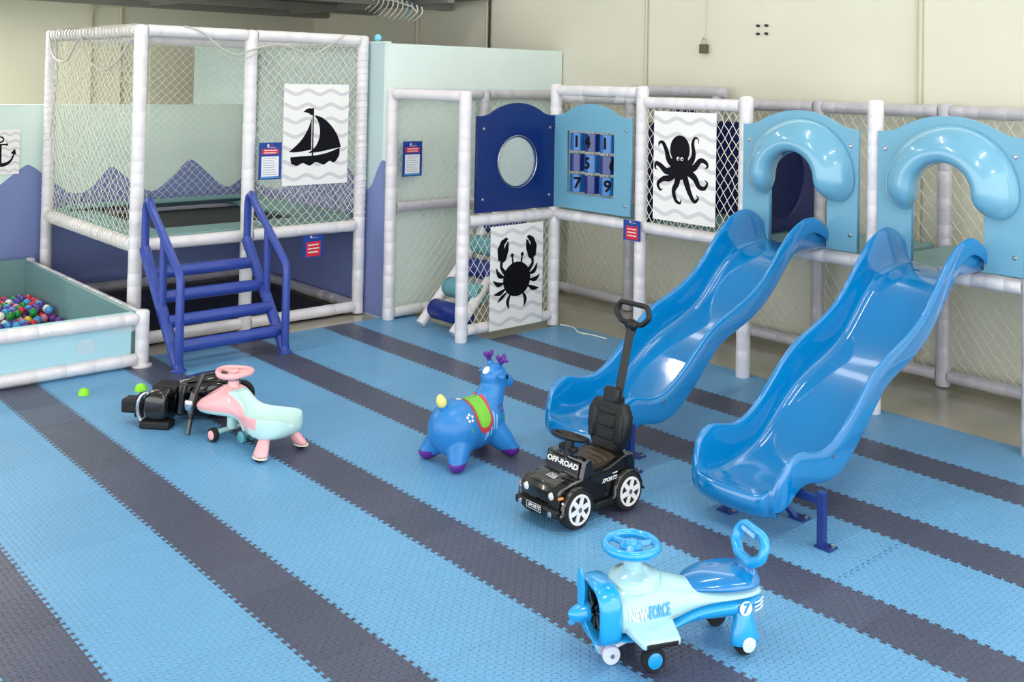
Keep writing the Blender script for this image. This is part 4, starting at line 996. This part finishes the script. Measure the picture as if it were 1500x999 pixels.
for s in(1,-1):
    b=MB(); secs=[]
    for t,rx,ry in((0,.030,.026),(.3,.036,.03),(.6,.045,.034),(.85,.052,.036),(1,.054,.034)):
        c=Vector((.01-.03*t,s*(.085+.06*t),.135-.11*t)); secs.append([(c.x+math.cos(2*PI*k/16)*rx,c.y+math.sin(2*PI*k/16)*ry,c.z) for k in range(16)])
    b.loft(secs); kb('rear_leg',b,M_pink,sub=1)
    b=MB(); b.lathe([(.052,0),(.052,.006)],(-.02,s*.145,.021),'z',18,sy=.68); kb('leg_trim',b,M_dwhite)
    wheel(K,(-.02,s*.145,.026),.026,.04,'y')
for s in(1,-1):
    wheel(K,(.44,s*.13,.040),.040,.032,'y'); b=MB(); b.lathe([(.028,-.003),(.027,.003),(.02,.006)],(.44,s*.147,.04),'y',16); kb('hub_cap',b,M_pink)
b=MB(); b.cyl((.44,-.12,.05),(.44,.12,.05),.014,10); b.cyl((.44,0,.05),(.44,0,.14),.03,12); kb('front_axle',b,M_mintp)
for s in(1,-1):
    b=MB(); b.lathe([(.012,-.012),(.034,-.010),(.034,.006),(.02,.012)],(.30,s*.035,.034),'y',16); kb('caster_wheel',b,M_tealp)
b=MB(); b.cyl((.30,-.05,.034),(.30,.05,.034),.009,8); kb('caster_axle',b,M_tealp)
b=MB(); b.tube([(.30,0,.035),(.34,0,.10),(.42,0,.14)],.014,8); kb('caster_arm',b,M_mintp)
# ---- toppled black ride-on
O=empty('toppled_ride_on',(-6.16,2.83,0),label='black ride-on toy lying on its side behind the pink swing car',cat='ride-on toy')
O.rotation_euler=(0,0,math.atan2(.66,.75)) # local x -> image right, local y -> away
def ob(name,b,m,**k): return b.build(name,m,O,**k)
b=MB(); secs=[]
for x,ry,rz,zc,yc in((-.17,.06,.075,.11,.02),(-.13,.10,.105,.125,.03),(-.02,.135,.128,.132,.06),(.10,.145,.138,.14,.09),(.17,.135,.138,.14,.11),(.22,.10,.11,.125,.11),(.25,.05,.06,.10,.10)):
    secs.append(supe(x,yc,zc,ry,rz*.98,rz,22,3.0))
b.loft(secs); ob('body',b,M_black,sub=1)
for k,(dy,dz) in enumerate(((-.05,.10),(-.09,.04))):
    b=MB(); b.tube([(-.08,.0+dy,.13+dz),(.06,.03+dy-.01,.15+dz),(.22,.06+dy,.13+dz)],[.004,.012,.004],8); ob('moulded_ridge',b,M_black)
# front fairing, upright drum with chrome crescent
b=MB(); secs=[]
for x,r in((-.26,.055),(-.25,.095),(-.20,.118),(-.12,.122),(-.08,.11)):
    secs.append(supe(x,-.13,.112,r*.85,r*.88,r*.92,20,3.5))
b.loft(secs); ob('front_fairing',b,M_black,sub=1)
b=MB(); P=[(-.255+.055*(math.sin(a)-1)*-1*-1,-.14-.06*math.cos(a)*0,.14+.105*math.cos(a)) for a in [PI*(.08+.84*k/12) for k in range(13)]]
P=[(-.205-.065*math.sin(a),-.215,.115+.098*math.cos(a)) for a in [PI*(.0+1.0*k/14) for k in range(15)]]
b.tube(P,[.003+.011*math.sin(PI*k/14) for k in range(15)],8); ob('chrome_crescent',b,M_chrome)
b=MB(); b.box((-.335,-.15,.115),(.11,.10,.085),(0,0,0)); ob('front_bumper',b,M_blackm,bevel=.012)
b=MB(); b.box((-.27,-.13,.10),(.07,.14,.10)); ob('bracket',b,M_blackm,bevel=.01)
b=MB(); b.cyl((-.285,-.12,.14),(-.285,-.12,.165),.03,14,r1=.035); b.cyl((-.285,-.12,.165),(-.285,-.12,.18),.02,12); ob('knob',b,M_blackm)
b=MB(); b.box((-.15,-.06,.205),(.16,.13,.05),(0,.03,0)); ob('side_block',b,M_blackm,bevel=.012)
b=MB(); b.box((-.15,-.20,.024),(.19,.10,.045),(0,0,0)); ob('lower_block',b,M_blackm,bevel=.01)
b=MB(); b.box((-.02,-.14,.16),(.05,.05,.2),(0,.1,0)); ob('dash_ridge',b,M_black,bevel=.015)
for k in range(3):
    b=MB(); P=[(-.12+.5*t,-.02+.10*math.sin(PI*t)*0-.09+.02*k*0,.22-.045*k+.07*math.sin(PI*t*.9)) for t in[i/10 for i in range(11)]]
b=MB(); b.tube([(.055,-.295,.015),(.055,-.262,.11)],.015,12); b.tube([(.055,-.262,.10),(.05,-.245,.17),(.058,-.225,.25)],[.018,.030,.022],12); b.tube([(.058,-.225,.245),(.075,-.205,.29),(.10,-.185,.355)],[.022,.015,.013],12); b.v=[(x+.035,y_,max(z-.02,.006)) for x,y_,z in b.v]; hb=ob('handlebar',b,M_black)
b=MB(); b.lathe([(.018,-.03),(.024,-.024),(.026,0),(.024,.024),(.018,.03)],(.079,-.272,.17),'z',12,sy=.5); b.build('silver_badge',M_chrome,hb)
b=MB(); b.tube([(.085,-.24,.17),(.06,-.12,.16)],.022,12); b.build('steering_stem',M_blackm,hb)
for (x,y_) in((.2,.0),):
    pass
wheel(O,(-.05,.20,.09),.085,.05,'y'); wheel(O,(.20,.26,.09),.085,.05,'y')
# ---- bouncy deer
DE=empty('bouncy_deer',(-4.572,3.76,0),PI/2,label='blue rubber bouncy deer with purple antlers and green painted saddle',cat='hopper toy')
def mball(parts,name,m,parent,res=.012,thr=.6):
    mb=bpy.data.metaballs.new('mb'); mb.resolution=res; mb.render_resolution=res; mb.threshold=thr
    for p in parts:
        el=mb.elements.new(type='ELLIPSOID' if len(p)>4 else 'BALL'); el.co=p[:3]; el.radius=p[3]
        if len(p)>4: el.size_x,el.size_y,el.size_z=p[4:7]; 
        if len(p)>7: el.rotation=Euler(p[7]).to_quaternion()
    o=bpy.data.objects.new('mb',mb); COL.objects.link(o); dg=bpy.context.evaluated_depsgraph_get(); dg.update()
    me=bpy.data.meshes.new_from_object(o.evaluated_get(dg)); bpy.data.objects.remove(o); bpy.data.metaballs.remove(mb)
    me.materials.clear(); me.materials.append(m); return me
# body as one continuous skin via remeshed union
def union(parts,name,mats,parent,vox=.008,smooth=6,colorfn=None):
    b=MB()
    for f in parts: f(b)
    me=bpy.data.meshes.new(name); me.from_pydata(b.v,[],b.f)
    o=bpy.data.objects.new(name,me); COL.objects.link(o)
    md=o.modifiers.new('r','REMESH'); md.mode='VOXEL'; md.voxel_size=vox; md.use_smooth_shade=True
    ms=o.modifiers.new('s','SMOOTH'); ms.iterations=smooth; ms.factor=.8
    dg=bpy.context.evaluated_depsgraph_get(); dg.update(); m2=bpy.data.meshes.new_from_object(o.evaluated_get(dg)); bpy.data.objects.remove(o)
    m2.materials.clear()
    for m in mats: m2.materials.append(m)
    if colorfn:
        for p in m2.polygons: p.material_index=colorfn(p.center)
    for p in m2.polygons: p.use_smooth=True
    ob_=bpy.data.objects.new(name,m2); COL.objects.link(ob_); ob_.parent=parent; return ob_
parts=[lambda b:b.ell((-.10,0,.190),(.165,.158,.158),24,16),
       lambda b:b.ell((.0,0,.192),(.20,.145,.145),24,16),
       lambda b:b.ell((.10,0,.205),(.125,.128,.138),24,16),
       lambda b:b.tube([(.10,0,.25),(.145,0,.32),(.165,0,.375),(.17,0,.41)],[.115,.086,.074,.068],20),
       lambda b:b.ell((.175,0,.43),(.083,.072,.075),20,14),
       lambda b:b.tube([(.18,0,.42),(.245,0,.40),(.265,0,.39)],[.06,.052,.044],16),
       lambda b:b.ell((.268,0,.388),(.047,.05,.042),14,10)]
for s in(1,-1):
    parts.append(lambda b,s=s:b.tube([(-.13,s*.07,.13),(-.175,s*.115,.075),(-.195,s*.135,.040)],[.085,.062,.050],16))
    parts.append(lambda b,s=s:b.ell((-.198,s*.137,.042),(.052,.050,.042),14,10))
    parts.append(lambda b,s=s:b.tube([(.12,s*.06,.15),(.175,s*.11,.08),(.20,s*.13,.040)],[.08,.060,.048],16))
    parts.append(lambda b,s=s:b.ell((.203,s*.132,.042),(.052,.050,.042),14,10))
def dcol(c):
    # painted hooves
    return 1 if (c.z<.055 and abs(c.x)>.135 and abs(c.y)>.075) else 0
deer=union(parts,'body',[M_deer,M_purple],DE,.0075,7,dcol)
# painted marks hug the body: shrink flat patches onto it
def decal(outline,z_side,m,name,origin,dirv,upv,off=.0015,topcut=None,cuts=3):
    """outline in local 2-D, projected along dirv onto the body"""
    d=Vector(dirv).normalized(); u=Vector(upv); u=(u-d*u.dot(d)).normalized(); r_=u.cross(d)
    me=curve_mesh([outline],0); 
    bm=bmesh.new(); bm.from_mesh(me)
    bmesh.ops.triangulate(bm,faces=bm.faces[:]); bmesh.ops.subdivide_edges(bm,edges=bm.edges[:],cuts=cuts,use_grid_fill=True)
    bm.to_mesh(me); bm.free()
    miss=set()
    for v in me.vertices:
        p=Vector(origin)+r_*v.co.x+u*v.co.y-d*.5
        ok,loc,nrm,idx=deer.ray_cast(p,d)
        v.co=loc+nrm*off if ok else p+d*.4
        if not ok or (topcut is not None and loc.y*topcut<-.002): miss.add(v.index)
    if miss:
        bm=bmesh.new(); bm.from_mesh(me); bm.verts.ensure_lookup_table(); bmesh.ops.delete(bm,geom=[bm.verts[i] for i in miss],context='VERTS'); bm.to_mesh(me); bm.free()
    me.materials.clear(); me.materials.append(m)
    for p in me.polygons: p.use_smooth=True
    o=bpy.data.objects.new(name,me); COL.objects.link(o); o.parent=DE
bpy.context.view_layer.update()
# right flank (-y local) faces the camera
def sad(w,h): return [(-w,.20),(w,.20),(w,-h*.45)]+[(w*math.cos(a),-h*.45-h*.55*math.sin(a)) for a in[PI*k/10 for k in range(1,10)]]+[(-w,-h*.45)]
for s in(-1,1):
    dv=(0,-s*.75,-1)
    decal(sad(.066,.105),0,M_dred,'saddle_border',(.0,s*.09,.28),dv,(0,-s,.3),.0012,s,9)
    decal(sad(.048,.087),0,M_dgreen,'saddle',(.0,s*.09,.28),dv,(0,-s,.3),.0026,s,9)
M_dstreak=mat('streak_paint',(150,200,236),.4)
for s in(-1,1):
    q=-1 if s==-1 else 1
    for k,(x,z,l) in enumerate(((.02,-.02,.09),(.045,-.0,.12),(.07,.01,.10),(.005,-.05,.07),(.09,.0,.08))):
        decal([(q*x-.005,z-l*.5),(q*x+.004,z-l*.55),(q*x+.007+q*.012,z+l*.5),(q*x-.003+q*.012,z+l*.42)],0,M_dstreak,'paint_streak',(0,0,.2),(0,-s,-.15),(0,0,1),.001)
def flower(cx,cz,m,s):
    for k in range(5):
        a=2*PI*k/5+.3; decal([(cx+math.cos(a)*.017+x,cz+math.sin(a)*.017+y_) for x,y_ in disc((0,0),.0075,8)],0,m,'flower_petal',(0,0,.2),(0,-s,-.15),(0,0,1))
for s in(-1,1):
    # with u x d the local x axis mirrors between sides
    q=-1 if s==-1 else 1
    flower(q*-.105*-1*-1,.055,M_dwhite,s); flower(q*.145,.06,M_dplum,s)
    for (x,z) in((-.03,.02),(.145,.01),(-.105,-.01)): decal(disc((q*x,z),.011,10,.8,1.3),0,M_dspot,'green_spot',(0,0,.2),(0,-s,-.15),(0,0,1))
decal(disc((0,0),.02,14,1,.7),0,M_dwhite,'valve_spot',(-.085,0,.3),(0,0,-1),(0,1,0))
decal(disc((0,0),.024,16),0,M_dwhite,'head_spot',(.13,0,.46),(.7,0,-.7),(0,0,1))
b=MB(); b.tube([(-.185,0,.30),(-.195,0,.335)],[.030,.024],14); b.build('tail_base',M_deer,DE)
b=MB(); b.tube([(-.193,0,.325),(-.205,0,.345),(-.215,0,.368),(-.220,0,.388),(-.218,0,.40)],[.024,.031,.029,.019,.005],14); b.build('tail',M_yel,DE,sub=1)
for s in(1,-1):
    z0=-.038
    b=MB(); b.tube([(.165,s*.05,.485+z0),(.155,s*.085,.49+z0),(.15,s*.112,.482+z0)],[.022,.026,.007],10,flat=.6); b.build('ear',M_deer,DE,sub=1)
    b=MB(); b.tube([(.18,s*.034,.52+z0),(.18,s*.044,.55+z0)],[.019,.015],10); b.build('antler_stalk',M_deer,DE)
    b=MB(); b.tube([(.18,s*.044,.545+z0),(.182,s*.062,.568+z0),(.185,s*.085,.59+z0)],[.016,.017,.013],8); b.tube([(.182,s*.056,.56+z0),(.20,s*.055,.588+z0),(.205,s*.058,.607+z0)],[.014,.016,.012],8); b.tube([(.182,s*.054,.56+z0),(.162,s*.05,.585+z0),(.155,s*.05,.605+z0)],[.014,.016,.012],8); b.tube([(.184,s*.072,.575+z0),(.185,s*.096,.572+z0),(.185,s*.110,.582+z0)],[.012,.013,.009],8)
    b.build('antler',M_purple,DE,sub=1)
    b=MB(); b.ell((.225,s*.058,.43),(.010,.008,.014),10,8); b.build('eye',M_ink,DE)
# ---- lime half balls, blue ball, hanging ribs
def dome(p,lab,r=.036):
    b=MB(); b.lathe([(r,0),(r*.97,.012),(r*.84,.026),(r*.58,.038),(r*.25,.044),(.002,.046)],(0,0,0),'z',20); o=b.build('half_ball',M_lime,None,loc=p); tag(o,lab,'ball')
dome((-7.06,2.455,0),'lime green half ball lying alone on the mat near the ball pit',.037)
dome((-6.93,2.79,0),'lime green half ball just behind the toppled black ride-on',.042)
b=MB(); b.ell((0,0,.035),(.035,.035,.035),18,12); o=b.build('play_ball',mat('pale_blue_ball',(120,205,232),.3,coat=.4),None,loc=(-7.93,5.33,2.494)); tag(o,'pale blue ball resting on top of the partition wall','ball')
H_=empty('hanging_rib_ornament',(-9.35,6.5,3.04),label='pale curved rib ornament hanging from the soffit at the top',cat='ornament')
b=MB(); b.tube([(-.20,-.16,.0),(-.02,-.02,-.02),(.16,.12,-.09),(.20,.16,-.16)],.008,6); b.build('spine',M_dwhite,H_)
for k in range(11):
    t=k/10; p=Vector((-.20+.42*t,-.16+.36*t,.03-.12*t*t)); L=.14+.05*math.sin(PI*t); d=Vector((-.66,-.72,0))
    P=[p,p+Vector((0,0,-L*.4))+d*-.012,p+Vector((0,0,-L*.8))+d*.03,p+Vector((0,0,-L*1.15))+d*.095]
    b=MB(); b.tube(smooth_prof([tuple(v) for v in P],4),[.011*(1-.85*i/12)+.001 for i in range(13)],6,flat=.5); b.build('rib',M_teal2 if k in(7,8) else M_dwhite,H_)
# loose cord on the mat edge
b=MB(); b.tube(smooth_prof([(-6.55,6.40,.006),(-6.4,6.42,.006),(-6.25,6.33,.006),(-6.1,6.36,.006),(-5.95,6.36,.006)],6),.005,6); o=b.build('loose_cord',M_net); tag(o,'thin pale cord lying on the mat edge by the crab poster','cord')
